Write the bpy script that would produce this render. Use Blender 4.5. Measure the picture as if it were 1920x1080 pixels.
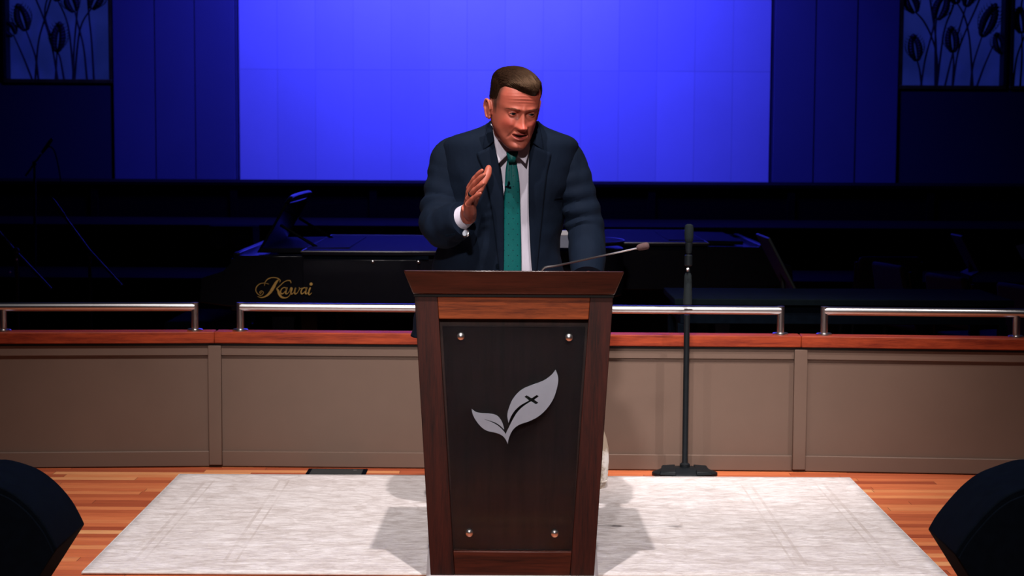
import bpy, bmesh, math, random
import numpy as np
from mathutils import Vector, Matrix, noise
random.seed(7); np.random.seed(7)
R = math.radians
PI = math.pi
for o in list(bpy.data.objects): bpy.data.objects.remove(o)
SC = bpy.context.scene
COL = SC.collection

# ------------------------------------------------------------ camera, world, lights
F = 3200.0; H = 1.45; PITCH = math.atan(280/3200); ROLL = R(0.30)
cam = bpy.data.cameras.new('camera'); cam.sensor_width = 36; cam.lens = F/1920*36
cam.clip_end = 100
camo = bpy.data.objects.new('camera', cam); COL.objects.link(camo)
CM = Matrix.Translation((0, 0, H)) @ Matrix.Rotation(PI/2 - PITCH, 4, 'X') @ Matrix.Rotation(ROLL, 4, 'Z')
camo.matrix_world = CM
cam.dof.use_dof = True; cam.dof.focus_distance = 6.1; cam.dof.aperture_fstop = 5.0
SC.camera = camo
SC.view_settings.view_transform = 'Standard'; SC.view_settings.look = 'None'
SC.view_settings.gamma = 1; SC.view_settings.exposure = 0; SC.view_settings.use_curve_mapping = False
w = bpy.data.worlds.new('hall_dark'); SC.world = w; w.use_nodes = True
w.node_tree.nodes['Background'].inputs[0].default_value = (0.10, 0.25, 1.0, 1)
w.node_tree.nodes['Background'].inputs[1].default_value = 0.0035

def at(px, py, Y=None, z=None):
    """point seen at a photo pixel, on the plane y=Y or z=z"""
    d = CM.to_3x3() @ Vector(((px-960)/F, -(py-540)/F, -1))
    t = (Y/d.y) if Y is not None else (z-H)/d.z
    return Vector((0, 0, H)) + d*t

def aim(o, loc, tgt):
    o.location = loc
    o.rotation_euler = (Vector(tgt)-Vector(loc)).to_track_quat('-Z', 'Y').to_euler()
def spot(name, loc, tgt, W, col, size, blend, rad=0.08):
    l = bpy.data.lights.new(name, 'SPOT'); l.energy = W; l.color = col; l.spot_size = R(size); l.spot_blend = blend
    l.shadow_soft_size = rad
    o = bpy.data.objects.new(name, l); COL.objects.link(o); aim(o, loc, tgt); return o
def area(name, loc, tgt, W, col, sx, sy, spread=180):
    l = bpy.data.lights.new(name, 'AREA'); l.shape = 'RECTANGLE'; l.size = sx; l.size_y = sy; l.energy = W; l.color = col
    l.spread = R(spread)
    o = bpy.data.objects.new(name, l); COL.objects.link(o); aim(o, loc, tgt); return o
WARM = (1.0, 0.925, 0.905)
BLUE = (0.042, 0.046, 1.0)
spot('top_spot_right', (0.75, 2.1, 8.4), (0.0, 6.2, 0.1), 2400, WARM, 38.5, 1.0, 0.08)
spot('top_spot_left', (-0.75, 2.1, 8.4), (0.0, 6.2, 0.1), 2400, WARM, 38.5, 1.0, 0.08)
spot('side_spot_right', (4.5, 3.3, 8.6), (1.0, 7.35, 0.35), 2300, WARM, 13, 1.0, 0.04)
spot('side_spot_left', (-3.0, 3.5, 8.6), (1.05, 7.35, 0.35), 850, WARM, 14, 1.0, 0.04)
spot('front_spot_low', (-1.0, -5.5, 6.4), (0.0, 6.3, 1.25), 4200, WARM, 14, 1.0, 0.3)
area('blue_wall_wash', (-0.45, 13.3, 5.1), (-0.35, 15.0, 2.5), 330, BLUE, 2.9, 0.4, 115)
spot('blue_back_left', (-2.2, 13.5, 6.5), (-1.2, 9.0, 0.6), 12, (0.06, 0.08, 1), 34, 0.8, 0.2)
spot('blue_back_right', (2.6, 13.5, 6.5), (1.2, 9.4, 0.6), 12, (0.06, 0.08, 1), 34, 0.8, 0.2)

# ------------------------------------------------------------ object helpers
def link(name, data, mat=None, parent=None):
    o = bpy.data.objects.new(name, data); COL.objects.link(o)
    if mat is not None: data.materials.append(mat)
    if parent is not None: o.parent = parent
    return o
def thing(name, label, cat, loc=(0, 0, 0), rz=0, group=None):
    o = bpy.data.objects.new(name, None); COL.objects.link(o); o.empty_display_size = 0.1
    o.location = loc; o.rotation_euler = (0, 0, rz); o['label'] = label; o['category'] = cat
    if group: o['group'] = group
    return o
def tag(o, label, cat, group=None):
    o['label'] = label; o['category'] = cat
    if group: o['group'] = group
    return o
def obj(name, bm, mat, parent=None, smooth=True, bevel=0, sub=0, world=False, segs=2):
    """world=True: the bmesh is in world space, moved into the parent's frame"""
    me = bpy.data.meshes.new(name); 
    bmesh.ops.recalc_face_normals(bm, faces=bm.faces[:])
    if world and parent is not None:
        M = Matrix.Identity(4); p = parent; ch = []
        while p is not None: ch.append(p); p = p.parent
        for q in reversed(ch): M = M @ Matrix.LocRotScale(q.location, q.rotation_euler, q.scale)
        bm.transform(M.inverted())
    bm.to_mesh(me); bm.free()
    if smooth:
        for p in me.polygons: p.use_smooth = True
    o = link(name, me, mat, parent)
    if bevel:
        m = o.modifiers.new('bevel', 'BEVEL'); m.width = bevel; m.segments = segs; m.limit_method = 'ANGLE'; m.angle_limit = R(35)
    if sub:
        m = o.modifiers.new('subd', 'SUBSURF'); m.levels = sub; m.render_levels = sub
    if smooth and (bevel or not sub):
        try:
            me.set_sharp_from_angle(angle=R(40))
        except Exception: pass
    return o
def struct(name, bm, mat, parent=None, **k):
    o = obj(name, bm, mat, parent, **k)
    if parent is None: o['kind'] = 'structure'
    return o
def NB(): return bmesh.new()
def box(bm, x0, x1, y0, y1, z0, z1):
    v = [bm.verts.new(p) for p in ((x0,y0,z0),(x1,y0,z0),(x1,y1,z0),(x0,y1,z0),(x0,y0,z1),(x1,y0,z1),(x1,y1,z1),(x0,y1,z1))]
    for f in ((0,3,2,1),(4,5,6,7),(0,1,5,4),(1,2,6,5),(2,3,7,6),(3,0,4,7)): bm.faces.new([v[i] for i in f])
    return bm
def hexa(bm, lo, hi):
    """lo, hi: four corners each"""
    v = [bm.verts.new(p) for p in list(lo)+list(hi)]
    for f in ((0,3,2,1),(4,5,6,7),(0,1,5,4),(1,2,6,5),(2,3,7,6),(3,0,4,7)): bm.faces.new([v[i] for i in f])
    return bm
def prism_xz(bm, pts, y0, y1):
    """polygon in the x,z plane pushed through in y"""
    a = [bm.verts.new((x, y0, z)) for x, z in pts]; b = [bm.verts.new((x, y1, z)) for x, z in pts]
    n = len(pts)
    bm.faces.new(a); bm.faces.new(b[::-1])
    for i in range(n): bm.faces.new((a[i], b[i], b[(i+1) % n], a[(i+1) % n]))
    return bm
def prism_xy(bm, pts, z0, z1):
    a = [bm.verts.new((x, y, z0)) for x, y in pts]; b = [bm.verts.new((x, y, z1)) for x, y in pts]
    n = len(pts)
    bm.faces.new(a[::-1]); bm.faces.new(b)
    for i in range(n): bm.faces.new((a[i], a[(i+1) % n], b[(i+1) % n], b[i]))
    return bm
def catmull(P, n=6):
    P = [np.array(p, float) for p in P]; out = []
    for i in range(len(P)-1):
        p0 = P[max(i-1, 0)]; p1 = P[i]; p2 = P[i+1]; p3 = P[min(i+2, len(P)-1)]
        for k in range(n):
            t = k/n
            out.append(0.5*((2*p1)+(-p0+p2)*t+(2*p0-5*p1+4*p2-p3)*t*t+(-p0+3*p1-3*p2+p3)*t**3))
    out.append(P[-1]); return out
def tube(bm, pts, rad, seg=16, smooth_n=0, caps=True, ratio=1.0, side=None, wr=None):
    """tube along pts; rad per point; ratio flattens along the direction `side`"""
    if not hasattr(rad, '__len__'): rad = [rad]*len(pts)
    D = [list(p)+[r] for p, r in zip(pts, rad)]
    if smooth_n: D = catmull(D, smooth_n)
    P = [Vector(d[:3]) for d in D]; rr = [d[3] for d in D]
    n = len(P); rings = []
    up = None
    for i in range(n):
        t = (P[min(i+1, n-1)]-P[max(i-1, 0)]).normalized()
        if up is None:
            s = Vector(side) if side is not None else (Vector((0, 0, 1)) if abs(t.z) < 0.9 else Vector((1, 0, 0)))
            up = (s - t*s.dot(t)).normalized()
        else: up = (up - t*up.dot(t)).normalized()
        q = t.cross(up)
        ring = []
        for k in range(seg):
            a = 2*PI*k/seg
            r = rr[i]
            if wr: r = r + wr(i/(n-1), a, P[i])
            ring.append(bm.verts.new(P[i] + up*(math.cos(a)*r*ratio) + q*(math.sin(a)*r)))
        rings.append(ring)
    for i in range(n-1):
        for k in range(seg):
            bm.faces.new((rings[i][k], rings[i][(k+1) % seg], rings[i+1][(k+1) % seg], rings[i+1][k]))
    if caps:
        bm.faces.new(rings[0][::-1]); bm.faces.new(rings[-1])
    return bm
def lathe(bm, prof, c=(0, 0, 0), seg=32, axis='Z'):
    """prof: (r, z) pairs"""
    rings = []
    for r, z in prof:
        ring = []
        for k in range(seg):
            a = 2*PI*k/seg; x, y = r*math.cos(a), r*math.sin(a)
            p = (x, y, z) if axis == 'Z' else (x, -z, y)
            ring.append(bm.verts.new((c[0]+p[0], c[1]+p[1], c[2]+p[2])))
        rings.append(ring)
    for i in range(len(rings)-1):
        for k in range(seg): bm.faces.new((rings[i][k], rings[i][(k+1) % seg], rings[i+1][(k+1) % seg], rings[i+1][k]))
    bm.faces.new(rings[0][::-1]); bm.faces.new(rings[-1]); return bm
def ball(bm, c, r, u=20, v=14, M=None):
    m = Matrix.Translation(c)
    if M is not None: m = m @ M
    rr = r if hasattr(r, '__len__') else (r, r, r)
    bmesh.ops.create_uvsphere(bm, u_segments=u, v_segments=v, radius=1, matrix=m @ Matrix.Diagonal((*rr, 1)))
    return bm
def grid(bm, rows, closed=False):
    V = [[bm.verts.new(p) for p in r] for r in rows]
    for i in range(len(V)-1):
        m = len(V[i])
        for k in range(m if closed else m-1):
            bm.faces.new((V[i][k], V[i][(k+1) % m], V[i+1][(k+1) % m], V[i+1][k]))
    return V
def solid(o, t, off=0):
    m = o.modifiers.new('solid', 'SOLIDIFY'); m.thickness = t; m.offset = off; return o
def fill2d(name, loops, thick, mat, parent, M):
    """filled flat shapes in the x,z plane with thickness, made as a 2D curve turned into a mesh"""
    cu = bpy.data.curves.new(name, 'CURVE'); cu.dimensions = '2D'; cu.fill_mode = 'BOTH'; cu.extrude = thick/2
    for L in loops:
        s = cu.splines.new('POLY'); s.points.add(len(L)-1); s.use_cyclic_u = True
        for p, q in zip(s.points, L): p.co = (q[0], q[1], 0, 1)
    t = bpy.data.objects.new('tmp', cu); COL.objects.link(t)
    dg = bpy.context.evaluated_depsgraph_get(); me = bpy.data.meshes.new_from_object(t.evaluated_get(dg))
    bpy.data.objects.remove(t); bpy.data.curves.remove(cu)
    me.name = name
    me.transform(M @ Matrix.Rotation(PI/2, 4, 'X'))
    return link(name, me, mat, parent)

# ------------------------------------------------------------ materials
def lin(r, g, b):
    f = lambda c: (c/255/12.92) if c/255 <= 0.04045 else ((c/255+0.055)/1.055)**2.4
    return (f(r), f(g), f(b), 1)
class NT:
    def __init__(s, name):
        s.m = bpy.data.materials.new(name); s.m.use_nodes = True; s.t = s.m.node_tree
        s.b = s.t.nodes['Principled BSDF']
    def n(s, typ, **k):
        nd = s.t.nodes.new(typ)
        for a, b in k.items():
            if a.startswith('i_'):
                key = a[2:]; key = int(key) if key.isdigit() else key.replace('_', ' ')
                nd.inputs[key].default_value = b
            else: setattr(nd, a, b)
        return nd
    def l(s, a, b): s.t.links.new(a, b)
    def coord(s, scale=(1, 1, 1), out='Object', rot=(0, 0, 0)):
        tc = s.n('ShaderNodeTexCoord'); mp = s.n('ShaderNodeMapping')
        mp.inputs['Scale'].default_value = scale; mp.inputs['Rotation'].default_value = rot
        s.l(tc.outputs[out], mp.inputs[0]); return mp.outputs[0]
    def noise(s, vec, scale, detail=4, rough=0.55):
        nd = s.n('ShaderNodeTexNoise'); nd.inputs['Scale'].default_value = scale
        nd.inputs['Detail'].default_value = detail; nd.inputs['Roughness'].default_value = rough
        if vec is not None: s.l(vec, nd.inputs['Vector'])
        return nd.outputs[0]
    def ramp(s, fac, stops):
        nd = s.n('ShaderNodeValToRGB'); e = nd.color_ramp.elements
        while len(e) < len(stops): e.new(0.5)
        for q, (p, c) in zip(e, stops): q.position = p; q.color = c
        s.l(fac, nd.inputs[0]); return nd.outputs[0]
    def math(s, op, a, b=None, c=None):
        nd = s.n('ShaderNodeMath', operation=op)
        for i, v in enumerate((a, b, c)):
            if v is None: continue
            if isinstance(v, (int, float)): nd.inputs[i].default_value = v
            else: s.l(v, nd.inputs[i])
        return nd.outputs[0]
    def mix(s, fac, a, b, mode='MIX'):
        nd = s.n('ShaderNodeMixRGB', blend_type=mode)
        for i, v in enumerate((fac, a, b)):
            if isinstance(v, (int, float, tuple)): nd.inputs[i].default_value = v
            else: s.l(v, nd.inputs[i])
        return nd.outputs[0]
    def bump(s, h, strength=0.3, dist=0.002):
        nd = s.n('ShaderNodeBump'); nd.inputs['Strength'].default_value = strength; nd.inputs['Distance'].default_value = dist
        s.l(h, nd.inputs['Height']); s.l(nd.outputs[0], s.b.inputs['Normal'])
    def set(s, base=None, rough=None, metal=None, spec=None, coat=None, sheen=None):
        B = s.b.inputs
        if base is not None:
            if isinstance(base, tuple): B['Base Color'].default_value = base
            else: s.l(base, B['Base Color'])
        if rough is not None:
            if isinstance(rough, (int, float)): B['Roughness'].default_value = rough
            else: s.l(rough, B['Roughness'])
        if metal is not None: B['Metallic'].default_value = metal
        if spec is not None: B['Specular IOR Level'].default_value = spec
        if coat is not None: B['Coat Weight'].default_value = coat; B['Coat Roughness'].default_value = 0.15
        if sheen is not None: B['Sheen Weight'].default_value = sheen
        return s.m
def plain(name, c, rough=0.5, metal=0, spec=0.5, var=0.15, scale=30, bump=0.0, coat=None, sheen=None):
    """procedural: a little noise in the colour and, if asked, in the height"""
    t = NT(name); nz = t.noise(t.coord(), scale)
    d = tuple(x*(1-var) for x in c[:3])+(1,); l = tuple(min(1, x*(1+var)) for x in c[:3])+(1,)
    col = t.ramp(nz, [(0.3, d), (0.7, l)])
    if bump: t.bump(nz, bump, 0.001)
    return t.set(col, rough, metal, spec, coat, sheen)
def wood(name, dark, light, grain='z', rough=0.35, coat=0.3, fine=1.0, spec=0.25):
    t = NT(name)
    st = {'z': (14, 14, 0.9), 'x': (0.9, 14, 14), 'y': (14, 0.9, 14)}[grain]
    v = t.coord(st)
    n1 = t.noise(v, 3.0*fine, 6, 0.6); n2 = t.noise(v, 16*fine, 4, 0.7)
    f = t.math('ADD', t.math('MULTIPLY', n1, 0.6), t.math('MULTIPLY', n2, 0.4))
    col = t.ramp(f, [(0.36, dark), (0.62, light)])
    t.bump(n2, 0.12, 0.0006)
    return t.set(col, rough, coat=coat, spec=spec)

M_stile = wood('walnut_upright', lin(22, 8, 7), lin(58, 21, 14), 'z', 0.6, 0.0)
M_rail = wood('walnut_rail', lin(58, 22, 10), lin(128, 60, 28), 'x', 0.42, 0.15)
M_crown = wood('walnut_crown', lin(28, 10, 9), lin(62, 25, 18), 'x', 0.38, 0.35)
M_podback = wood('dark_stained_panel', lin(24, 15, 14), lin(50, 31, 27), 'z', 0.55, 0.0)
M_cap = wood('cherry_cap', lin(100, 27, 12), lin(158, 62, 30), 'x', 0.55, 0.0)
M_steel = plain('brushed_steel', (0.62, 0.60, 0.60, 1), 0.28, 1.0, var=0.05)
M_emblem = plain('brushed_aluminium', lin(132, 138, 150), 0.5, 0.25, var=0.04)
M_black = plain('black_matte', (0.0015, 0.003, 0.006, 1), 0.95, var=0.2, spec=0.03)
M_blackmetal = plain('black_metal', (0.004, 0.006, 0.008, 1), 0.5, var=0.2, spec=0.2)
M_pianoblack = plain('piano_lacquer', (0.004, 0.004, 0.006, 1), 0.15, var=0.1, spec=0.10)
M_lid = plain('lid_satin', (0.004, 0.004, 0.007, 1), 0.6, var=0.1, spec=0.04)
M_lidedge = plain('lid_edge_gloss', (0.01, 0.01, 0.02, 1), 0.3, var=0.1, spec=0.6)
M_gold = plain('gold_leaf', lin(165, 128, 62), 0.5, 0.3, var=0.1)
M_paint = plain('taupe_paint', lin(100, 80, 69), 0.6, var=0.03, scale=6, spec=0.3)
M_dark = plain('dark_and_shade', (0.004, 0.004, 0.004, 1), 0.9)  # for dark parts and for strips that stand in for shade
M_riser = wood('dark_oak_riser', lin(16, 10, 9), lin(26, 17, 14), 'x', 0.85, 0.0, spec=0.05)
M_chair = plain('black_cloth_blue_lit', lin(14, 16, 34), 0.9, var=0.2)  # black upholstery; the blue light on it is put into this colour
M_paper = plain('sheet_paper', lin(205, 205, 210), 0.7, var=0.03)

# floor boards
def floor_mat():
    t = NT('cherry_floor_boards')
    tc = t.n('ShaderNodeTexCoord'); sx = t.n('ShaderNodeSeparateXYZ'); t.l(tc.outputs['Object'], sx.inputs[0])
    row = t.math('DIVIDE', sx.outputs[1], 0.058); ri = t.math('FLOOR', row); rf = t.math('FRACT', row)
    wn = t.n('ShaderNodeTexWhiteNoise', noise_dimensions='1D'); t.l(ri, wn.inputs['W'])
    cx = t.math('ADD', t.math('DIVIDE', sx.outputs[0], 0.85), t.math('MULTIPLY', wn.outputs[0], 9.0))
    ci = t.math('FLOOR', cx); cf = t.math('FRACT', cx)
    cmb = t.n('ShaderNodeCombineXYZ'); t.l(ri, cmb.inputs[0]); t.l(ci, cmb.inputs[1])
    w2 = t.n('ShaderNodeTexWhiteNoise', noise_dimensions='3D'); t.l(cmb.outputs[0], w2.inputs['Vector'])
    base = t.ramp(w2.outputs[0], [(0, lin(156, 72, 44)), (0.35, lin(190, 98, 60)), (0.65, lin(206, 114, 70)), (0.9, lin(218, 140, 90)), (1, lin(226, 162, 110))])
    v = t.coord((1.2, 22, 22)); g = t.noise(v, 4, 6, 0.65)
    grain = t.ramp(g, [(0.3, (0.72, 0.66, 0.62, 1)), (0.7, (1.1, 1.1, 1.1, 1))])
    col = t.mix(1.0, base, grain, 'MULTIPLY')
    e1 = t.math('LESS_THAN', rf, 0.03); e2 = t.math('LESS_THAN', cf, 0.0028)
    e = t.math('MAXIMUM', t.math('MULTIPLY', e1, 0.55), e2)
    col = t.mix(t.math('MULTIPLY', e, 0.75), col, (0.05, 0.014, 0.006, 1))
    return t.set(col, 0.42, spec=0.35)
M_floor = floor_mat()
def rug_mat():
    t = NT('distressed_ivory_rug')
    v = t.coord((3, 9, 3)); n = t.noise(v, 7, 8, 0.75)
    v2 = t.coord((1, 1, 1)); nb = t.noise(v2, 2.6, 4, 0.6)
    tc = t.n('ShaderNodeTexCoord'); sx = t.n('ShaderNodeSeparateXYZ'); t.l(tc.outputs['Object'], sx.inputs[0])
    ax = t.math('ABSOLUTE', sx.outputs[0]); ay = t.math('ABSOLUTE', sx.outputs[1])
    def line(a, p, wd): return t.math('LESS_THAN', t.math('ABSOLUTE', t.math('SUBTRACT', a, p)), wd)
    L = line(ax, 1.30, 0.007)
    for p, wd in ((1.265, 0.004), (0.99, 0.006), (0.95, 0.004)): L = t.math('MAXIMUM', L, line(ax, p, wd))
    LY = line(ay, 0.68, 0.007)
    for p, wd in ((0.655, 0.004), (0.43, 0.005)): LY = t.math('MAXIMUM', LY, line(ay, p, wd))
    L = t.math('MAXIMUM', t.math('MULTIPLY', L, t.math('LESS_THAN', ay, 0.70)), t.math('MULTIPLY', LY, t.math('LESS_THAN', ax, 1.31)))
    # scrollwork medallions, worn away in places
    wv = t.n('ShaderNodeTexVoronoi', feature='DISTANCE_TO_EDGE'); wv.inputs['Scale'].default_value = 7.0
    dv = t.n('ShaderNodeVectorMath', operation='ADD')
    nzc = t.n('ShaderNodeTexNoise'); nzc.inputs['Scale'].default_value = 9; t.l(v2, nzc.inputs['Vector'])
    sc = t.n('ShaderNodeVectorMath', operation='SCALE'); sc.inputs['Scale'].default_value = 0.12; t.l(nzc.outputs['Color'], sc.inputs[0])
    t.l(v2, dv.inputs[0]); t.l(sc.outputs[0], dv.inputs[1]); t.l(dv.outputs[0], wv.inputs['Vector'])
    pat = t.math('LESS_THAN', wv.outputs['Distance'], 0.055)
    pat = t.math('MULTIPLY', t.math('MAXIMUM', t.math('MULTIPLY', pat, 0.55), L), t.ramp(nb, [(0.35, (0.15,)*3+(1,)), (0.65, (1, 1, 1, 1))]))
    base = t.ramp(n, [(0.30, lin(180, 170, 168)), (0.45, lin(212, 205, 204)), (0.60, lin(234, 229, 229))])
    nb3 = t.noise(v, 1.7, 5, 0.7); base = t.mix(1.0, base, t.ramp(nb3, [(.38, (.84, .80, .78, 1)), (.6, (1.03, 1.02, 1.02, 1))]), 'MULTIPLY')
    col = t.mix(t.math('MULTIPLY', pat, 0.5), base, lin(168, 152, 144))
    t.bump(n, 0.5, 0.003)
    return t.set(col, 0.95, spec=0.1, sheen=0.2)
def wallpanel_mat(name, base, w=0.3125, zj=2.0, off=0.0, var=0.12, rough=0.6):
    """tall slabs, each a little different, with fine joints"""
    t = NT(name); tc = t.n('ShaderNodeTexCoord'); sx = t.n('ShaderNodeSeparateXYZ'); t.l(tc.outputs['Object'], sx.inputs[0])
    u = t.math('DIVIDE', t.math('ADD', sx.outputs[0], off), w); ui = t.math('FLOOR', u); uf = t.math('FRACT', u)
    v = t.math('DIVIDE', t.math('SUBTRACT', sx.outputs[2], zj), 2.4); vi = t.math('FLOOR', v); vf = t.math('FRACT', v)
    c = t.n('ShaderNodeCombineXYZ'); t.l(ui, c.inputs[0]); t.l(vi, c.inputs[1])
    wn = t.n('ShaderNodeTexWhiteNoise', noise_dimensions='3D'); t.l(c.outputs[0], wn.inputs['Vector'])
    n = t.noise(t.coord(), 1.6, 6, 0.65)
    f = t.math('ADD', t.math('MULTIPLY', wn.outputs[0], 0.5), t.math('MULTIPLY', n, 0.6))
    d = tuple(x*(1-var*1.6) for x in base[:3])+(1,); l = tuple(min(1, x*(1+var)) for x in base[:3])+(1,)
    col = t.ramp(f, [(0.2, d), (0.8, l)])
    e = t.math('MAXIMUM', t.math('LESS_THAN', uf, 0.018), t.math('LESS_THAN', vf, 0.003))
    col = t.mix(t.math('MULTIPLY', e, 0.35), col, tuple(x*0.35 for x in base[:3])+(1,))
    return t.set(col, rough, spec=0.2)

# ------------------------------------------------------------ setting
struct('floor', box(NB(), -9, 9, -3, 16, -0.05, 0), M_floor, smooth=False)
# low front wall of the platform: three facets
WP = [(-3.9, 7.265), (at(405, 876, z=0).x, 7.44), (at(1497, 885, z=0).x, 7.40), (3.9, 7.225)]
def facet(a, b, off, z0, z1, th, trim0=0.0, trim1=0.0):
    """a slab along the line a-b; off>0 stands out toward the hall"""
    a = Vector((*a, 0)); b = Vector((*b, 0)); d = (b-a).normalized(); n = Vector((d.y, -d.x, 0))
    if n.y > 0: n = -n
    a = a + d*trim0; b = b - d*trim1
    p = [a+n*off, b+n*off, b+n*(off-th), a+n*(off-th)]
    return [q+Vector((0, 0, z0)) for q in p], [q+Vector((0, 0, z1)) for q in p]
ZT, ZB = 0.602, 0.552
names = ['wall_left_parapet', 'wall_center_parapet', 'wall_right_parapet']
names = ['wall_left', 'wall_front', 'wall_right']
for i in range(3):
    a, b = WP[i], WP[i+1]
    bm = NB(); hexa(bm, *facet(a, b, 0, 0, 0.54, 0.10))
    wl = struct(names[i], bm, M_paint, smooth=False)
    bm = NB()
    g = 0.028
    hexa(bm, *facet(a, b, 0.012, 0.497, 0.541, 0.013, g, g)); obj('top_board', bm, M_paint, wl, bevel=0.002)
    bm = NB(); hexa(bm, *facet(a, b, 0.012, 0.004, 0.072, 0.013, g, g)); struct(['baseboard_left', 'baseboard_front', 'baseboard_right'][i], bm, M_paint, bevel=0.003)
    bm = NB(); hexa(bm, *facet(a, b, 0.016, 0.541, 0.5535, 0.1, 0, 0)); obj('cap_shadow_strip', bm, M_dark, wl, smooth=False)  # solid near-black strip standing in for the shadow line under the cap
    bm = NB(); hexa(bm, *facet(a, b, 0.030, ZB, ZT, 0.10, 0.001, 0.001)); struct('trim_%d' % (i+1), bm, M_cap, bevel=0.004)
for k, (p, n) in enumerate(((WP[1], 4), (WP[2], 5))):
    bm = NB(); box(bm, p[0]-0.028, p[0]+0.028, p[1]-0.024, p[1]+0.03, 0.012, 0.541)
    struct('trim_%d' % n, bm, M_paint, bevel=0.002)

# rug
rb = at(337, 893, z=0); rr_ = at(1593, 900, z=0); rf = at(168, 1077.5, z=0)
RX0, RX1, RY0, RY1 = rb.x, rr_.x, rf.y, (rb.y+rr_.y)/2
rug = thing('area_rug', 'large distressed ivory and beige rug spread under the podium', 'rug', ((RX0+RX1)/2, (RY0+RY1)/2, 0))
hx, hy = (RX1-RX0)/2, (RY1-RY0)/2
bm = NB(); rows = []
for j in range(50):
    y = -hy + 2*hy*j/49; row = []
    for i in range(90):
        x = -hx+2*hx*i/89
        e = 0.004*noise.noise(Vector((x*3, y*3, 0.3)))*(1 if i in (0, 89) or j in (0, 49) else 0)
        row.append((x+e, y+e, 0.011+0.0012*noise.noise(Vector((x*2.5, y*2.5, 1.7)))))
    rows.append(row)
grid(bm, rows)
o = obj('pile', bm, rug_mat(), rug); solid(o, 0.009, -1)
bm = NB(); tube(bm, [(-hx, -hy, .006), (hx, -hy, .006)], 0.005, 8); tube(bm, [(-hx, hy, .006), (hx, hy, .006)], 0.005, 8)
tube(bm, [(-hx, -hy, .006), (-hx, hy, .006)], 0.005, 8); tube(bm, [(hx, -hy, .006), (hx, hy, .006)], 0.005, 8)
obj('bound_edge', bm, plain('rug_binding', lin(205, 200, 198), 0.9), rug)

# floor outlet plate
v0 = at(572, 880, z=0); v1 = at(683, 893, z=0)
fb = thing('floor_box', 'black rectangular floor plate set in boards at the left rear of the rug', 'floor plate', ((v0.x+v1.x)/2+0.01, 7.30, 0))
bm = NB(); box(bm, -0.13, 0.13, -0.085, 0.085, 0.0005, 0.005); obj('frame', bm, M_black, fb, bevel=0.002)
bm = NB(); box(bm, -0.112, 0.112, -0.067, 0.067, 0.0045, 0.007); obj('lid', bm, plain('dark_plate', lin(34, 40, 42), 0.6), fb, bevel=0.001)
bm = NB(); box(bm, 0.07, 0.085, 0.04, 0.046, 0.0068, 0.0078); obj('latch', bm, M_steel, fb)

# ------------------------------------------------------------ podium
PX = 0.006; PY = 5.49
pod = thing('podium', 'dark walnut podium with glass front panel and silver leaf emblem', 'podium', (PX, PY, 0.0125))
def hw(z): return 0.2674 + (0.3204-0.2674)*(z-0.0145)/0.916     # outer half width at height z
def iw(z): return 0.1937 + (0.242-0.1937)*(z-0.093)/0.764      # opening half width
bm = NB()
hexa(bm, [(-0.283, -0.030, 0), (0.283, -0.030, 0), (0.300, 0.46, 0), (-0.300, 0.46, 0)],
         [(-0.270, -0.022, 0.014), (0.270, -0.022, 0.014), (0.285, 0.46, 0.014), (-0.285, 0.46, 0.014)])
obj('base_plate', bm, plain('pale_grey_base', lin(190, 182, 184), 0.5, var=0.03), pod, bevel=0.003)
bm = NB()
hexa(bm, [(-hw(.015)+.004, 0.026, .0135), (hw(.015)-.004, 0.026, .0135), (hw(.015)-.004, 0.46, .0135), (-hw(.015)+.004, 0.46, .0135)],
         [(-hw(.93)+.004, 0.026, .925), (hw(.93)-.004, 0.026, .925), (hw(.93)-.004, 0.54, .905), (-hw(.93)+.004, 0.54, .905)])
obj('cabinet', bm, M_stile, pod, bevel=0.003)
bm = NB(); prism_xz(bm, [(-iw(.07)-.02, .07), (iw(.07)+.02, .07), (iw(.88)+.02, .88), (-iw(.88)-.02, .88)], 0.018, 0.030)
obj('back_panel', bm, M_podback, pod, smooth=False)
for s in (-1, 1):
    bm = NB(); prism_xz(bm, [(s*hw(.0145), .0145), (s*iw(.0145), .0145), (s*iw(.9305), .9305), (s*hw(.9305), .9305)], -0.012, 0.028)
    obj('stile', bm, M_stile, pod, bevel=0.0025)
bm = NB(); prism_xz(bm, [(-iw(.857)+.0005, .857), (iw(.857)-.0005, .857), (iw(.93)-.0005, .93), (-iw(.93)+.0005, .93)], -0.011, 0.028)
obj('top_rail', bm, M_rail, pod, bevel=0.002)
bm = NB(); prism_xz(bm, [(-iw(.0145)+.0005, .0145), (iw(.0145)-.0005, .0145), (iw(.093)-.0005, .093), (-iw(.093)+.0005, .093)], -0.011, 0.028)
obj('bottom_rail', bm, wood('walnut_figured', lin(30, 11, 8), lin(76, 32, 20), 'x', 0.45, 0.05, 0.5), pod, bevel=0.002)
# near-black strip painting the shade under the crown, crown frustum with sloping top
bm = NB(); box(bm, -0.322, 0.322, -0.016, 0.50, 0.929, 0.940); obj('crown_shadow_strip', bm, M_dark, pod, smooth=False)
SL = 0.16
bm = NB()
hexa(bm, [(-0.324, -0.024, .9385), (0.324, -0.024, .9385), (0.324, 0.56, .845), (-0.324, 0.56, .845)],
         [(-0.354, -0.052, 1.0175), (0.354, -0.052, 1.0175), (0.354, 0.61, 1.0175-.662*SL), (-0.354, 0.61, 1.0175-.662*SL)])
obj('crown', bm, M_crown, pod, bevel=0.006, segs=4)
bm = NB(); hexa(bm, [(-0.325, -0.02, 1.009), (0.325, -0.02, 1.009), (0.325, 0.58, 1.009-.6*SL), (-0.325, 0.58, 1.009-.6*SL)],
                [(-0.325, -0.02, 1.0135), (0.325, -0.02, 1.0135), (0.325, 0.58, 1.0135-.6*SL), (-0.325, 0.58, 1.0135-.6*SL)])
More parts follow.
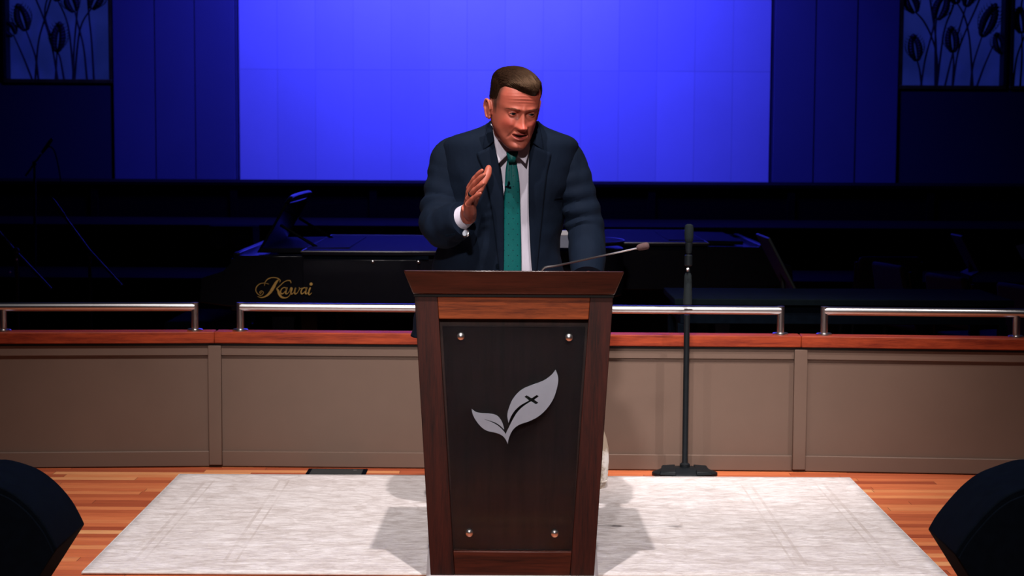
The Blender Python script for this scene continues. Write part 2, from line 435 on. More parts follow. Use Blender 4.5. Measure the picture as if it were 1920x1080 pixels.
obj('reading_surface', bm, M_crown, pod, smooth=False)
def podtop(y): return 0.0125 + 1.0135 - (y-PY+0.02)*SL
# glass
tg = NT('tinted_glass'); tg.set((0.80, 0.88, 0.95, 1), 0.04); tg.b.inputs['Transmission Weight'].default_value = 1.0; tg.b.inputs['IOR'].default_value = 1.25
bm = NB(); prism_xz(bm, [(-iw(.102)+.005, .098), (iw(.102)-.005, .098), (iw(.84)-.010, .836), (-iw(.84)+.010, .836)], 0.0, 0.006)
obj('glass_panel', bm, tg.m, pod, smooth=False, bevel=0.0008)
def lp(px, py, Y): 
    q = at(px, py, Y=Y); return (q.x-PX, q.z-0.0125)
for (x, z) in (lp(864, 631, PY-.012), lp(1067, 633, PY-.012), lp(880, 1000, PY-.012), lp(1040, 1001, PY-.012)):
    bm = NB(); lathe(bm, [(.0105, -.008), (.0125, -.004), (.0125, .004), (.0110, .008), (.0065, .0105), (.001, .0115)], (x, -0.006, z), 24, 'Y')
    lathe(bm, [(.006, -.028), (.006, -.002)], (x, -0.006, z), 16, 'Y')
    obj('standoff', bm, M_steel, pod)
# emblem, traced as a real cut-out plate
def e4(pts): return [lp(740+x/3.176, 480+y/3.176, PY-0.014) for x, y in pts]
def sm(pts, n=5): return [tuple(p) for p in catmull(pts, n)]
big = (sm([(674,1121),(678,1092),(692,1055),(712,1026),(745,1003),(800,984),(856,955),(905,910),(945,850),(968,780),(974,725),(958,677)]) +
       sm([(957,679),(930,712),(880,745),(815,769),(752,799),(706,848),(682,900),(671,948),(678,994)]) +
       sm([(679,992),(692,957),(716,920),(748,890),(786,868)]) +
       [(800,860),(773,838),(785,829),(816,847),(846,827),(859,835),(831,856),(856,873),(842,884),(813,866)] +
       sm([(800,873),(762,899),(727,935),(703,975),(684,1012),(668,1045),(662,1062)]))
small = (sm([(674,1121),(664,1098),(650,1078),(630,1063),(600,1052),(548,1040),(510,1012),(478,970),(463,935),(459,911)]) +
         sm([(460,912),(486,930),(530,937),(580,941),(615,955),(640,990),(652,1030)]) +
         sm([(651,1033),(625,1008),(590,988),(534,971)]) + sm([(536,973),(588,994),(622,1016),(648,1042),(662,1062)]))
emb = e4(big + small[::-1][1:])
fill2d('leaf_emblem', [emb], 0.004, M_emblem, pod, Matrix.Translation((0, -0.013, 0)))
for (x, z) in (lp(1000, 740, PY), lp(920, 790, PY)):
    bm = NB(); lathe(bm, [(.005, -.012), (.005, .001)], (x, -0.0, z), 12, 'Y'); obj('emblem_spacer', bm, M_steel, pod)

# gooseneck microphone
mic = thing('gooseneck_microphone', 'thin silver gooseneck microphone with brown foam tip on podium top', 'microphone', (0, 0, 0))
b0 = at(1012, 505, Y=5.86); b0.z = podtop(5.86)+0.0035
pts = [b0, at(1019, 503.5, Y=5.855), at(1045, 498, Y=5.84), at(1090, 488.2, Y=5.80), at(1140, 477.2, Y=5.76), at(1196, 465, Y=5.74)]
mic.location = b0
bm = NB(); tube(bm, pts, [.005, .0045, .0038, .0036, .0032, .0028], 12, 6); obj('gooseneck', bm, M_steel, mic, world=True)
bm = NB(); lathe(bm, [(.024, 0), (.024, .004), (.016, .009), (.007, .012)], b0-Vector((0,0,.003)), 24); obj('mount', bm, M_blackmetal, mic, world=True)
tip0 = at(1194, 465, Y=5.74); tip1 = at(1217, 460, Y=5.73)
bm = NB(); tube(bm, [tip0, tip0.lerp(tip1, .12), tip0.lerp(tip1, .3), tip0.lerp(tip1, .6), tip0.lerp(tip1, .88), tip1], [.006, .0095, .0112, .0122, .0115, .006], 20, 3)
obj('foam_windscreen', bm, plain('brown_foam', lin(84, 62, 62), 0.95, scale=400, var=0.3, bump=0.5), mic, world=True)

# ------------------------------------------------------------ upholstered stool behind the podium
st = at(1143, 921, z=0.011)
ot = thing('footstool', 'ivory and beige damask upholstered footstool half hidden behind podium', 'footstool', (st.x-0.22, st.y+0.16, 0.011))
def damask():
    t = NT('damask'); v = t.coord((1, 1, 1))
    wv = t.n('ShaderNodeTexVoronoi', feature='SMOOTH_F1'); wv.inputs['Scale'].default_value = 14; t.l(v, wv.inputs['Vector'])
    n = t.noise(v, 60, 5, 0.7)
    f = t.math('ADD', t.math('MULTIPLY', wv.outputs['Distance'], 1.0), t.math('MULTIPLY', n, 0.5))
    col = t.ramp(f, [(0.42, lin(242, 238, 234)), (0.55, lin(232, 224, 216)), (0.66, lin(176, 158, 138))])
    t.bump(n, 0.3, 0.002); return t.set(col, 0.85)
M_dam = damask()
bm = NB(); rows = []
for z, r in ((0.0, .208), (.02, .214), (.06, .219), (.11, .222), (.16, .220), (.195, .213), (.23, .201), (.262, .182), (.282, .15), (.292, .09), (.295, .005)):
    row = []
    for k in range(72):
        a = 2*PI*k/72; c, s = math.cos(a), math.sin(a); n = 5
        q = (abs(c)**n+abs(s)**n)**(-1/n)
        ruf = 0.0
        row.append((c*q*r, s*q*r*0.68, z))
    rows.append(row)
V=grid(bm, rows, True); bm.faces.new(V[0][::-1]); bm.faces.new(V[-1])
obj('upholstered_body', bm, M_dam, ot)
bm = NB()
def srect(a, r):
    c, s = math.cos(a), math.sin(a); q = (abs(c)**5+abs(s)**5)**(-1/5); return (c*q*r, s*q*r*0.68)
tube(bm, [(*srect(2*PI*k/72, .2155), .03) for k in range(73)], .004, 8); obj('piping', bm, M_dam, ot)

# ------------------------------------------------------------ handrails on the cap
ZR = 0.708
def wallpt(x):
    for i in range(3):
        a, b = WP[i], WP[i+1]
        if a[0] <= x <= b[0]: return a[1]+(b[1]-a[1])*(x-a[0])/(b[0]-a[0])
def handrail(pxs, x_extra, label):
    """pxs: post positions; x_extra adds an end beyond the frame"""
    xs = [at(p, 590, Y=7.45).x for p in pxs]
    if x_extra is not None: xs = ([x_extra]+xs) if x_extra < 0 else (xs+[x_extra])
    c = ((xs[0]+xs[-1])/2)
    t = thing('handrail', label, 'handrail', (c, wallpt(c)+0.022, ZT), group='brushed steel handrails along the low wall')
    P = [Vector((x, wallpt(x)+0.022, ZR)) for x in xs]
    bm = NB(); n = 24
    line = [Vector((xs[0]+(xs[-1]-xs[0])*k/n, 0, ZR)) for k in range(n+1)]
    for q in line: q.y = wallpt(q.x)+0.022
    tube(bm, line, 0.019, 20); obj('rail', bm, M_steel, t, world=True)
    for i, p in enumerate(P):
        bm = NB(); tube(bm, [(p.x, p.y, ZT+.003), (p.x, p.y, ZR+(0.019 if i in (0, len(P)-1) else -0.01))], 0.0165, 20)
        po = obj('post', bm, M_steel, t, world=True)
        bm = NB(); lathe(bm, [(.034, 0), (.034, .007), (.030, .010), (.018, .0115)], (p.x, p.y, ZT-.001), 28); obj('flange', bm, M_steel, po, world=True)
handrail([12, 365], -2.95, 'brushed steel handrail on the low wall at the far left')
handrail([450, 787, 1122, 1462], None, 'brushed steel handrail passing behind the podium')
handrail([1543, 1895], 3.0, 'brushed steel handrail on the low wall at the far right')

# ------------------------------------------------------------ microphone stand
ms = at(1279, 882, z=0.0); msx, msy = ms.x+0.0, 7.30
t = thing('microphone_stand', 'black straight microphone stand on a split oval base before the wall', 'mic stand', (msx, msy, 0))
bm = NB(); pts = [(.0135*0+0, 0)]
outer = []
for k in range(48):
    a = 2*PI*k/48; outer.append((0.142*math.cos(a), 0.075*math.sin(a)))
n = 48
lo = [bm.verts.new((x, y, 0.001)) for x, y in outer]; mi = [bm.verts.new((x, y, 0.014)) for x, y in outer]
hi = [bm.verts.new((x*.62, y*.62, 0.034)) for x, y in outer]; top = [bm.verts.new((x*.2, y*.25, 0.038)) for x, y in outer]
for A, B in ((lo, mi), (mi, hi), (hi, top)):
    for k in range(n): bm.faces.new((A[k], A[(k+1) % n], B[(k+1) % n], B[k]))
bm.faces.new(lo[::-1]); bm.faces.new(top)
obj('base', bm, M_blackmetal, t, bevel=0.002)
for s in (-1, 1):
    bm = NB(); hexa(bm, [(s*.045, -.080, .012), (s*.115, -.055, .010), (s*.10, .03, .03), (s*.04, .03, .036)],
                    [(s*.045, -.072, .030), (s*.110, -.050, .024), (s*.095, .03, .040), (s*.04, .03, .043)])
    obj('base_weight', bm, M_blackmetal, t, bevel=0.004)
bm = NB(); lathe(bm, [(.022, .03), (.022, .05), (.0135, .056), (.0125, .06), (.0125, .70)], (0, 0, 0), 24); obj('pole', bm, M_blackmetal, t)
zg0 = at(1283, 572, Y=msy).z; zg1 = at(1284, 512, Y=msy).z
bm = NB(); lathe(bm, [(.015, zg0), (.019, zg0+.004), (.0185, zg0+.03), (.0165, zg1-.04), (.015, zg1-.01), (.011, zg1)], (0.002, 0, 0), 24); obj('clutch_grip', bm, plain('rubber_grip', (0.008, 0.012, 0.014, 1), 0.8, spec=.2), t)
zt = at(1289, 455, Y=msy).z; ztt = at(1289, 420, Y=msy).z
bm = NB(); lathe(bm, [(.008, zg1-.01), (.008, zt)], (.003, 0, 0), 16); obj('upper_pole', bm, M_blackmetal, t)
bm = NB(); lathe(bm, [(.012, zg1+.03), (.017, zg1+.035), (.017, zg1+.075), (.011, zg1+.08)], (.003, 0, 0), 16); obj('collar', bm, M_blackmetal, t)
bm = NB(); lathe(bm, [(.012, zt-.045), (.0145, zt-.03), (.0155, zt), (.010, zt+.004)], (.004, 0, 0), 20); obj('microphone_clip', bm, M_blackmetal, t)
bm = NB(); lathe(bm, [(.012, zt), (.017, zt+.006), (.0195, zt+.025), (.0195, ztt-.018), (.017, ztt-.006), (.008, ztt)], (.004, 0, 0), 24)
obj('microphone_head', bm, plain('mic_grille', (0.008, 0.012, 0.014, 1), 0.8, 0.0, spec=.1, scale=500, var=0.5, bump=0.6), t)
bm = NB(); lathe(bm, [(.004, 0), (.004, .03), (.007, .032), (.007, .04), (.002, .042)], (0, 0, 0), 12); bm.transform(Matrix.Translation((-.004, -.014, zg1+.012)) @ Matrix.Rotation(R(80), 4, 'X')); obj('thumb_screw', bm, M_steel, t)

# ------------------------------------------------------------ stage monitors in the lower corners
def monitor(side, label):
    Y0 = 4.85
    if side < 0: prof = [(-95, 905), (-50, 900), (0, 913), (30, 929), (58, 953), (82, 982), (97, 1008), (107, 1029)]
    else: prof = [(2015, 903), (1970, 900), (1920, 915), (1888, 929), (1858, 952), (1830, 982), (1806, 1012), (1790, 1039)]
    P = [at(x, y, Y=Y0) for x, y in catmull(prof, 4)] 
    kx, kz = P[-1].x, P[-1].z
    foot = kx - side*(-0.075)*(-1)
    foot = kx + side*0.16
    poly = [(p.x, p.z) for p in P] + [(foot, 0.012), (P[0].x, 0.012)]
    cx = sum(p[0] for p in poly)/len(poly)
    t = thing('stage_monitor', label, 'stage monitor', (cx, Y0+0.16, 0), group='black curved stage monitors')
    poly = [(x-cx, z) for x, z in poly]
    bm = NB(); prism_xz(bm, poly, -0.16, 0.16); obj('cabinet', bm, M_black, t, bevel=0.004)
    g = [(x*0.93, 0.02+(z-0.02)*0.95) for x, z in poly]
    bm = NB(); prism_xz(bm, g, -0.166, -0.158); obj('side_cheek', bm, M_black, t, bevel=0.002)
    for sx in (-0.12, 0.10):
        for sy in (-0.1, 0.1):
            bm = NB(); lathe(bm, [(.018, 0), (.018, .014)], (sx-side*-0.02, sy, 0), 16); obj('rubber_foot', bm, M_black, t)
monitor(-1, 'black rounded stage monitor cut off by the lower left corner')
monitor(1, 'black rounded stage monitor cut off by the lower right corner')

# ------------------------------------------------------------ back wall and choir risers
BY = 15.0
zb = at(946, 339, Y=BY).z
ztop = 4.8
def bx(px): return at(px, 200, Y=BY).x
xl, xr = bx(449), bx(1443)
M_slab = wallpanel_mat('washed_stone_slabs', (0.62, 0.60, 0.60, 1), w=(xr-xl)/14, off=-xl, zj=at(960, 133, Y=BY).z, var=.07)
struct('wall_back', box(NB(), xl, xr, BY, BY+0.2, zb-0.3, ztop), M_slab, smooth=False)
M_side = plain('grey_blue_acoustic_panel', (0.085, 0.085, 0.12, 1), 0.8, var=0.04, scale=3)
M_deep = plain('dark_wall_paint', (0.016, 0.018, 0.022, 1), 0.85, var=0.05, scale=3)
ti = 6
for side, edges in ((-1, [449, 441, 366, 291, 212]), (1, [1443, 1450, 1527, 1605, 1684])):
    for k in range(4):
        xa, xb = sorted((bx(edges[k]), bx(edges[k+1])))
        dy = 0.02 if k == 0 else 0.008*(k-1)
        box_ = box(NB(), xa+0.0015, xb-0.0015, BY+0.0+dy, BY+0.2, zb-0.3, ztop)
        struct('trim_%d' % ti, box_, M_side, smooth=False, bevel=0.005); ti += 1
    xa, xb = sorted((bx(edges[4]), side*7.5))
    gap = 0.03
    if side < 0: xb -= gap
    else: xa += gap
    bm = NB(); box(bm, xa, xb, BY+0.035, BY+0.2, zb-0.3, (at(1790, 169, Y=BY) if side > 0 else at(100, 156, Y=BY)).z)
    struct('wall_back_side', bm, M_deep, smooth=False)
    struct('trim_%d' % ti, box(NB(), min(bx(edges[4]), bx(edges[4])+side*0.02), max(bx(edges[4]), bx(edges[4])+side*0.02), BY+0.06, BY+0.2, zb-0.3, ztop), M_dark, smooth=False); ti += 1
box_ = box(NB(), -7.6, 7.6, BY+0.2, BY+0.3, 0, ztop); struct('wall_behind', box_, M_dark, smooth=False)

# wheat screens
M_bronze = plain('dark_bronze', (0.012, 0.011, 0.009, 1), 0.55, 0.3, var=0.3)
M_brass = plain('aged_brass', lin(96, 84, 40), 0.45, 0.6, var=0.5, scale=8)
tp = NT('backlit_pane'); tp.set((0.02, 0.02, 0.06, 1), 0.5)
nzz = tp.noise(tp.coord(), 1.2, 3); cc = tp.ramp(nzz, [(0.35, (0.004, 0.008, 0.075, 1)), (0.65, (0.008, 0.014, 0.13, 1))])
tp.l(cc, tp.b.inputs['Emission Color']); tp.b.inputs['Emission Strength'].default_value = 1.0
WM = 0
def ear(bm, base, tip, wd):
    """a wheat ear: pairs of plump grains up a spine"""
    base = Vector(base); tip = Vector(tip); d = tip-base; L = d.length; d.normalize(); s = Vector((d.z, 0, -d.x))
    n = 9
    for k in range(n):
        f = k/(n-1); c = base + d*L*(0.06+0.80*f); wv = wd*(math.sin(PI*(0.18+0.72*f)))**0.8
        for sg in (-1, 1):
            ax = (d*0.9 + s*sg*0.55).normalized()
            rot = ax.to_track_quat('Z', 'Y').to_matrix().to_4x4()
            ball(bm, c + s*sg*wv*0.33, (wv*0.42, wv*0.25, L*0.14), 10, 8, rot)
            tube(bm, [c+s*sg*wv*0.6+ax*L*.08, c+s*sg*wv*0.62+ax*(L*0.21)], [wv*.05, wv*.015], 5)
    ball(bm, tip-d*L*0.07, (wd*.25, wd*.2, L*.11), 10, 8, d.to_track_quat('Z', 'Y').to_matrix().to_4x4())
def screen(label, px0, px1, pyb, stalks, frame_l, frame_r):
    x0, x1 = at(px0, pyb, Y=BY).x, at(px1, pyb, Y=BY).x; z0 = at((px0+px1)/2, pyb, Y=BY).z; z1 = ztop-0.1
    t = thing('wheat_screen', label, 'decorative screen', ((x0+x1)/2, BY+0.1, z0), group='backlit bronze wheat screens')
    bm = NB(); box(bm, x0, x1, BY+0.15, BY+0.16, z0, z1); obj('pane', bm, tp.m, t, smooth=False, world=True)
    def bar(xa, xb, za, zb_, m): 
        bm = NB(); box(bm, xa, xb, BY+0.022, BY+0.15, za, zb_); obj('frame_bar', bm, m, t, world=True, bevel=0.004)
    bar(x0-0.03, x1+0.03, z0-0.035, z0, M_brass)
    if frame_l: bar(x0-0.03, x0, z0, z1, frame_l)
    if frame_r: bar(x1, x1+0.03, z0, z1, frame_r)
    bar(x0-0.03, x1+0.03, z1, z1+0.035, M_brass)
    for pts, hd in stalks:
        P = [at(a, b, Y=BY+0.08) for a, b in pts]
        P = [Vector((p.x, p.y, p.z)) for p in P]
        P[0].z = z0
        bm = NB(); tube(bm, P, [.010]+[.008]*(len(P)-2)+[.006], 8, 5); so = obj('stalk', bm, M_bronze, t, world=True)
        if hd:
            tipx, tipy, wpx = hd
            bm = NB(); ear(bm, P[-1], at(tipx, tipy, Y=BY+0.08), wpx*0.00468); obj('wheat_ear', bm, M_bronze, so, world=True)
L_ = [([(72,148),(66,105),(48,55)], (33,8,26)), ([(60,148),(45,110),(25,65)], (8,40,26)), ([(66,140),(72,80),(84,35),(96,-5),(104,-50)], (110,-80,22)),
      ([(108,148),(98,90),(82,35),(66,-5),(50,-50)], (40,-85,24)), ([(104,132),(107,95)], (112,42,24)), ([(120,148),(113,110),(106,92),(84,30),(94,-20)], (90,-50,20)),
      ([(137,148),(139,90),(145,20),(152,-40)], (154,-80,22)), ([(138,110),(128,50),(108,0)], (96,-40,22)), ([(139,100),(150,55),(172,15)], (190,-25,26)),
      ([(163,148),(157,90),(146,45),(140,20)], (126,-15,26)), ([(176,148),(172,80),(166,20),(162,-40)], (160,-70,22))]
# the ear hanging at upper middle leans left
screen('bronze wheat screen with blue backlight at the far left', 11, 203, 148, L_, M_bronze, M_brass)
R_ = [([(1728,160),(1724,130),(1719,112)], (1712,65,24)), ([(1727,155),(1735,110),(1748,60),(1758,10),(1770,-50)], (1776,-90,24)),
      ([(1756,160),(1757,110),(1747,70),(1732,40),(1716,22)], (1700,-16,26)), ([(1756,130),(1755,80),(1750,40),(1744,0),(1738,-50)], (1734,-90,24)),
      ([(1755,110),(1754,60),(1757,34)], (1774,-12,28)), ([(1758,112),(1770,60),(1786,15),(1800,-40)], (1806,-80,24)),
      ([(1786,160),(1788,120),(1787,96)], (1783,50,24)), ([(1787,140),(1796,100),(1812,55),(1836,0),(1850,-50)], (1856,-90,24)),
      ([(1820,160),(1825,120),(1842,66)], (1867,8,26)), ([(1825,118),(1818,75),(1808,30),(1794,5)], (1780,-40,24)),
      ([(1832,160),(1845,125),(1862,86)], None), ([(1881,158),(1881,125),(1879,99)], (1868,62,22)), ([(1772,158),(1784,110),(1800,50),(1812,10)], (1826,-40,24))]
screen('bronze wheat screen with blue backlight right of the blue wall', 1693, 1882, 160, R_, M_brass, M_bronze)
R2 = [([(1913,160),(1916,110),(1916,60)], (1911,14,26)),
      ([(1900,155),(1906,110),(1920,70),(1935,30),(1950,-30)], (1956,-70,24)), ([(1940,160),(1935,100),(1915,10),(1935,-20)], (1945,-60,24)), ([(1960,160),(1962,100),(1970,60)], (1972,15,24))]
screen('sliver of a bronze wheat screen at the far right edge', 1901, 2090, 161, R2, M_bronze, M_bronze)

# choir risers
def riser(name, row, Y, depth):
    z = at(960, row, Y=Y).z
    bm = NB(); box(bm, -7.5, 7.5, Y, Y+depth, 0.001, z-0.03); r = struct(name, bm, M_riser, smooth=False)
    bm = NB(); box(bm, -7.5, 7.5, Y-0.02, Y+depth, z-0.03, z); obj('tread', bm, M_riser, r, bevel=0.004)
    bm = NB()
    for k in range(-6, 7): box(bm, k*1.15-0.03, k*1.15+0.03, Y-0.012, Y, 0.01, z-0.035)
    obj('fascia_batten', bm, M_riser, r, smooth=False)
    return z
zr3 = riser('riser', 344, 14.1, 0.9)
zr2 = riser('riser', 424, 12.9, 1.2)
zr1 = riser('riser', 524, 11.9, 1.0)

# ------------------------------------------------------------ grand pianos behind the wall
def mul2(o, M): return [(M @ Vector((p[0], p[1], 0))) for p in o]
def grand(label, loc, rz, L, zt, rimh, desk_up):
    """keyboard at local -x end, treble side toward local -y"""
    t = thing('grand_piano', label, 'piano', loc, rz)
    W = 1.42
    out = [(0, 0)] + [tuple(p) for p in catmull([(0.85, 0), (1.15, 0.07), (1.35, 0.30), (L-0.45, 0.62), (L-0.12, 0.80), (L, 1.02), (L-0.06, 1.28), (L-0.35, W)], 6)] + [(0, W)]
    zb = zt-rimh
    bm = NB(); prism_xy(bm, out, zb, zt-0.035); obj('rim', bm, M_pianoblack, t, bevel=0.006)
    lid = [(0.36, -0.012)] + [(x+0.005, y-(0.012 if y < .6 else -0.012)) for x, y in out[1:-1]] + [(0.36, W+0.012)]
    bm = NB(); prism_xy(bm, lid, zt-0.016, zt+0.006); lo = obj('lid', bm, M_lid, t, bevel=0.006, segs=3)
    bm = NB(); tube(bm, [(x, y, zt+.003) for x, y in lid+[lid[0]]], .0055, 8); obj('lid_glint_tube', bm, M_lidedge, lo)  # thin glossy tube added so the lid edge shows a blue glint
    bm = NB(); prism_xy(bm, [(0.37, 0.01), (1.0, 0.01), (1.0, W-0.01), (0.37, W-0.01)], zt-0.036, zt-0.017); obj('lid_prop_rail', bm, M_black, t)
    for y0 in (-0.004, W-0.075):
        bm = NB(); prism_xz(bm, [(-0.16, zb+.04), (0.0, zb+.02), (0.37, zb+.02), (0.37, zt-.016), (0.04, zt-.02), (-0.04, zt-.10), (-0.15, zt-.135)], y0, y0+0.08); obj('cheek', bm, M_pianoblack, t, bevel=0.008)
    bm = NB(); box(bm, -0.15, 0.0, 0.07, W-0.07, zb+.03, zb+.06); obj('key_bed', bm, M_pianoblack, t, bevel=.003)
    kb = NB(); box(kb, -0.14, 0.01, 0.10, W-0.10, zb+.061, zb+.082); ko = obj('white_keys', kb, plain('piano_ivory', lin(180, 180, 176), 0.3, var=.02), t, bevel=.002)
    kb = NB()
    for i in range(51):
        if i % 7 in (2, 6): continue
        y = 0.12+i*(W-0.24)/51; box(kb, -0.09, 0.01, y, y+0.011, zb+.082, zb+.094)
    obj('black_keys', kb, M_pianoblack, ko)
    # fallboard and the open music desk, seen from its side
    bm = NB(); box(bm, 0.0, 0.035, 0.08, W-0.08, zb+.08, zt-.01); obj('fallboard', bm, M_pianoblack, t, bevel=.006)
    if desk_up:
        bm = NB(); hexa(bm, [(.10, .22, zt-.02), (.115, .22, zt-.02), (.115, W-.22, zt-.02), (.10, W-.22, zt-.02)], [(.245, .24, zt+.235), (.262, .24, zt+.235), (.262, W-.24, zt+.235), (.245, W-.24, zt+.235)])
        md = obj('music_desk', bm, M_pianoblack, t, bevel=.006)
        bm = NB(); tube(bm, [(.255, .24, zt+.235), (.27, .30, zt+.262), (.275, .5, zt+.27), (.275, W-.5, zt+.27), (.27, W-.3, zt+.262), (.255, W-.24, zt+.235)], .012, 12, 4); obj('desk_top_moulding', bm, M_pianoblack, md)
        for y in (.32, W-.32):
            bm = NB(); tube(bm, [(.21, y, zt+.12), (.40, y, zt+.005)], .008, 8); obj('desk_strut', bm, M_pianoblack, md)
    bm = NB(); hexa(bm, [(.12, .2, zt-.018), (.60, .2, zt-.018), (.60, W-.2, zt-.018), (.12, W-.2, zt-.018)], [(.12, .2, zt+.004), (.58, .2, zt+.012), (.58, W-.2, zt+.012), (.12, W-.2, zt+.004)]); obj('desk_slide', bm, M_lid, t, bevel=.003)
    for x, y in ((.25, .16), (.25, W-.16), (L-.45, W-.45)):
        bm = NB(); hexa(bm, [(x-.035, y-.035, .09), (x+.035, y-.035, .09), (x+.035, y+.035, .09), (x-.035, y+.035, .09)],
                        [(x-.06, y-.06, zb), (x+.06, y-.06, zb), (x+.06, y+.06, zb), (x-.06, y+.06, zb)]); lg = obj('leg', bm, M_pianoblack, t, bevel=.006)
        bm = NB(); lathe(bm, [(.03, .05), (.03, .09)], (x, y, 0), 14); lathe(bm, [(.045, -.012), (.05, 0), (.045, .012)], (x, y-.0, .05), 20, 'Y'); obj('caster', bm, M_steel, lg)
    bm = NB(); box(bm, .42, .56, W/2-.14, W/2+.14, .06, .14); box(bm, .47, .50, W/2-.1, W/2-.06, .14, zb); box(bm, .47, .50, W/2+.06, W/2+.1, .14, zb); ly = obj('pedal_lyre', bm, M_pianoblack, t, bevel=.004)
    for k in (-1, 0, 1):
        bm = NB(); box(bm, .34, .43, W/2+k*.07-.012, W/2+k*.07+.012, .075, .082); obj('pedal', bm, M_gold, ly, bevel=.002)
    for x in (.72, .95):   # hinge knobs on the rim side
        bm = NB(); lathe(bm, [(.007, 0), (.009, .004), (.005, .010), (.001, .011)], (x, -0.011, zt-.045), 14, 'Y'); obj('rim_knob', bm, M_steel, t)
    return t, zb
pz = at(600, 475, Y=8.6).z
pl = at(432, 475, Y=8.6)
gp, zb_ = grand('black grand piano with gold script lettering on its side, keyboard end left', (pl.x+0.0, 8.6, 0), 0, 2.05, pz+0.006, 0.30, True)
# script lettering
def ribbon(pts, ws, n=6):
    D = catmull([(*p, w) for p, w in zip(pts, ws)], n); A = []; B = []
    for i in range(len(D)):
        a = D[max(i-1, 0)]; b = D[min(i+1, len(D)-1)]; t = np.array([b[0]-a[0], b[1]-a[1]]); t = t/(np.hypot(*t)+1e-9); nn = np.array([-t[1], t[0]])
        A.append(D[i][:2]+nn*D[i][2]/2); B.append(D[i][:2]-nn*D[i][2]/2)
    return A, B
strokes = [  # K flourish, stem, arm, leg
 ([(352,657),(345,668),(340,660),(350,652),(362,662),(352,678),(335,676),(318,655),(320,632),(338,612),(365,606),(395,612)], [2,3,3,3,3,3,3,4,5,4,3,2]),
 ([(368,622),(374,598),(392,580),(418,573),(446,577),(462,590),(458,602)], [2,4,5,4,4,4,2]),
 ([(452,586),(438,602),(420,634),(402,662),(380,682),(352,692),(328,686)], [5,13,16,14,9,5,2]),
 ([(527,606),(522,593),(506,591),(484,600),(462,620),(440,640)], [3,5,4,4,4,5]),
 ([(440,638),(450,652),(456,672),(472,690),(494,694),(514,684),(526,664)], [5,11,12,10,5,3,2]),
 ([(500,640),(488,632),(472,640),(464,658),(470,670),(484,664),(498,644),(502,634)], [3,4,5,6,6,4,3,3]),
 ([(503,632),(496,654),(496,669),(506,668),(520,650)], [7,8,7,3,2]),
 ([(520,650),(526,634),(532,640),(526,660),(530,672),(544,660),(554,636)], [3,6,8,8,5,3,3]),
 ([(554,634),(548,656),(551,671),(564,664),(577,640),(574,632)], [7,8,6,3,3,4]),
 ([(574,634),(584,640),(592,634)], [3,3,2]),
 ([(618,641),(608,633),(594,640),(586,656),(590,670),(602,664),(616,646),(620,634)], [3,4,5,6,6,4,3,3]),
 ([(621,632),(614,654),(614,669),(622,668),(632,652)], [7,8,7,3,2]),
 ([(642,632),(634,652),(631,668),(636,676),(650,664)], [7,8,7,4,2]),
]
bm = NB()
for pts, ws in strokes:
    A, B = ribbon(pts, [w*1.05 for w in ws])
    f = lambda q: (q[0]/3.177+380, q[1]/3.177+340)
    ra = []; rbb = []
    for a, b in zip(A, B):
        pa = at(*f(a), Y=8.592); pb = at(*f(b), Y=8.592); ra.append(pa); rbb.append(pb)
    grid(bm, [ra, rbb])
c = at(646/3.177+380, 612/3.177+340, Y=8.592); dots = [bm.verts.new((c.x+.008*math.cos(a*PI/5), c.y, c.z+.008*math.sin(a*PI/5))) for a in range(10)]; bm.faces.new(dots)
o = obj('gold_lettering', bm, M_gold, gp, smooth=False, world=True); solid(o, 0.004, 0); o['label'] = 'gold script lettering on the piano side'

pz2 = at(1250, 457, Y=10.3).z
p2 = at(1440, 470, Y=10.3)
grand('second black grand piano, only its blue-lit lid seen right of the man', (p2.x, 10.3+1.44, 0), PI, 2.0, pz2, 0.28, False)

# piano bench left of the piano
def bench():
    c = at(383, 540, Y=8.9); t = thing('piano_bench', 'dark adjustable piano bench at the left end of the piano', 'bench', (c.x-0.02, 9.2, 0))
    bm = NB(); box(bm, -.19, .19, -.36, .36, .41, .49); cu = obj('cushion', bm, M_black, t, bevel=.03, segs=4)
    bm = NB(); box(bm, -.18, .18, -.35, .35, .35, .41); obj('frame', bm, M_pianoblack, t, bevel=.004)
    for sx in (-1, 1):
        for sy in (-1, 1):
            bm = NB(); box(bm, sx*.155-.025, sx*.155+.025, sy*.32-.025, sy*.32+.025, 0, .35); obj('leg', bm, M_pianoblack, t, bevel=.004)
    for sy in (-1, 1):
        bm = NB(); lathe(bm, [(.012, 0), (.03, .005), (.03, .025), (.012, .03)], (.0, sy*.36+.015, .38), 16, 'Y'); obj('height_knob', bm, M_steel, t)
bench()
# wedge speaker with round grille near the keyboard
def wedge():
    c = at(413, 480, Y=9.9)
    t = thing('floor_speaker', 'dim black box speaker with a round grille left of the music desk', 'speaker', (c.x, 10.3, 0))
    z0 = at(413, 482, Y=9.9).z; z1 = at(413, 430, Y=9.9).z
    bm = NB(); hexa(bm, [(-.15, -.12, z0), (.15, -.12, z0), (.15, .15, z0), (-.15, .15, z0)], [(-.135, -.06, z1), (.135, -.06, z1), (.15, .15, z1), (-.15, .15, z1)]); obj('cabinet', bm, M_black, t, bevel=.01)
    g = plain('speaker_grille', (0.018, 0.026, 0.03, 1), .6, scale=300, var=.6)
    for x in (-.06, .07):
        bm = NB(); lathe(bm, [(.055, 0), (.055, .006), (.045, .010), (.01, .012)], (0, 0, 0), 28, 'Y'); bm.transform(Matrix.Translation((x, -.093, (z0+z1)/2)) @ Matrix.Rotation(R(-20), 4, 'X')); obj('grille', bm, g, t)
    bm = NB(); box(bm, -.02, .02, -.02, .02, .03, z0); lathe(bm, [(.16, 0), (.16, .012), (.03, .03)], (0, 0, 0), 24); obj('stand', bm, M_black, t)
wedge()
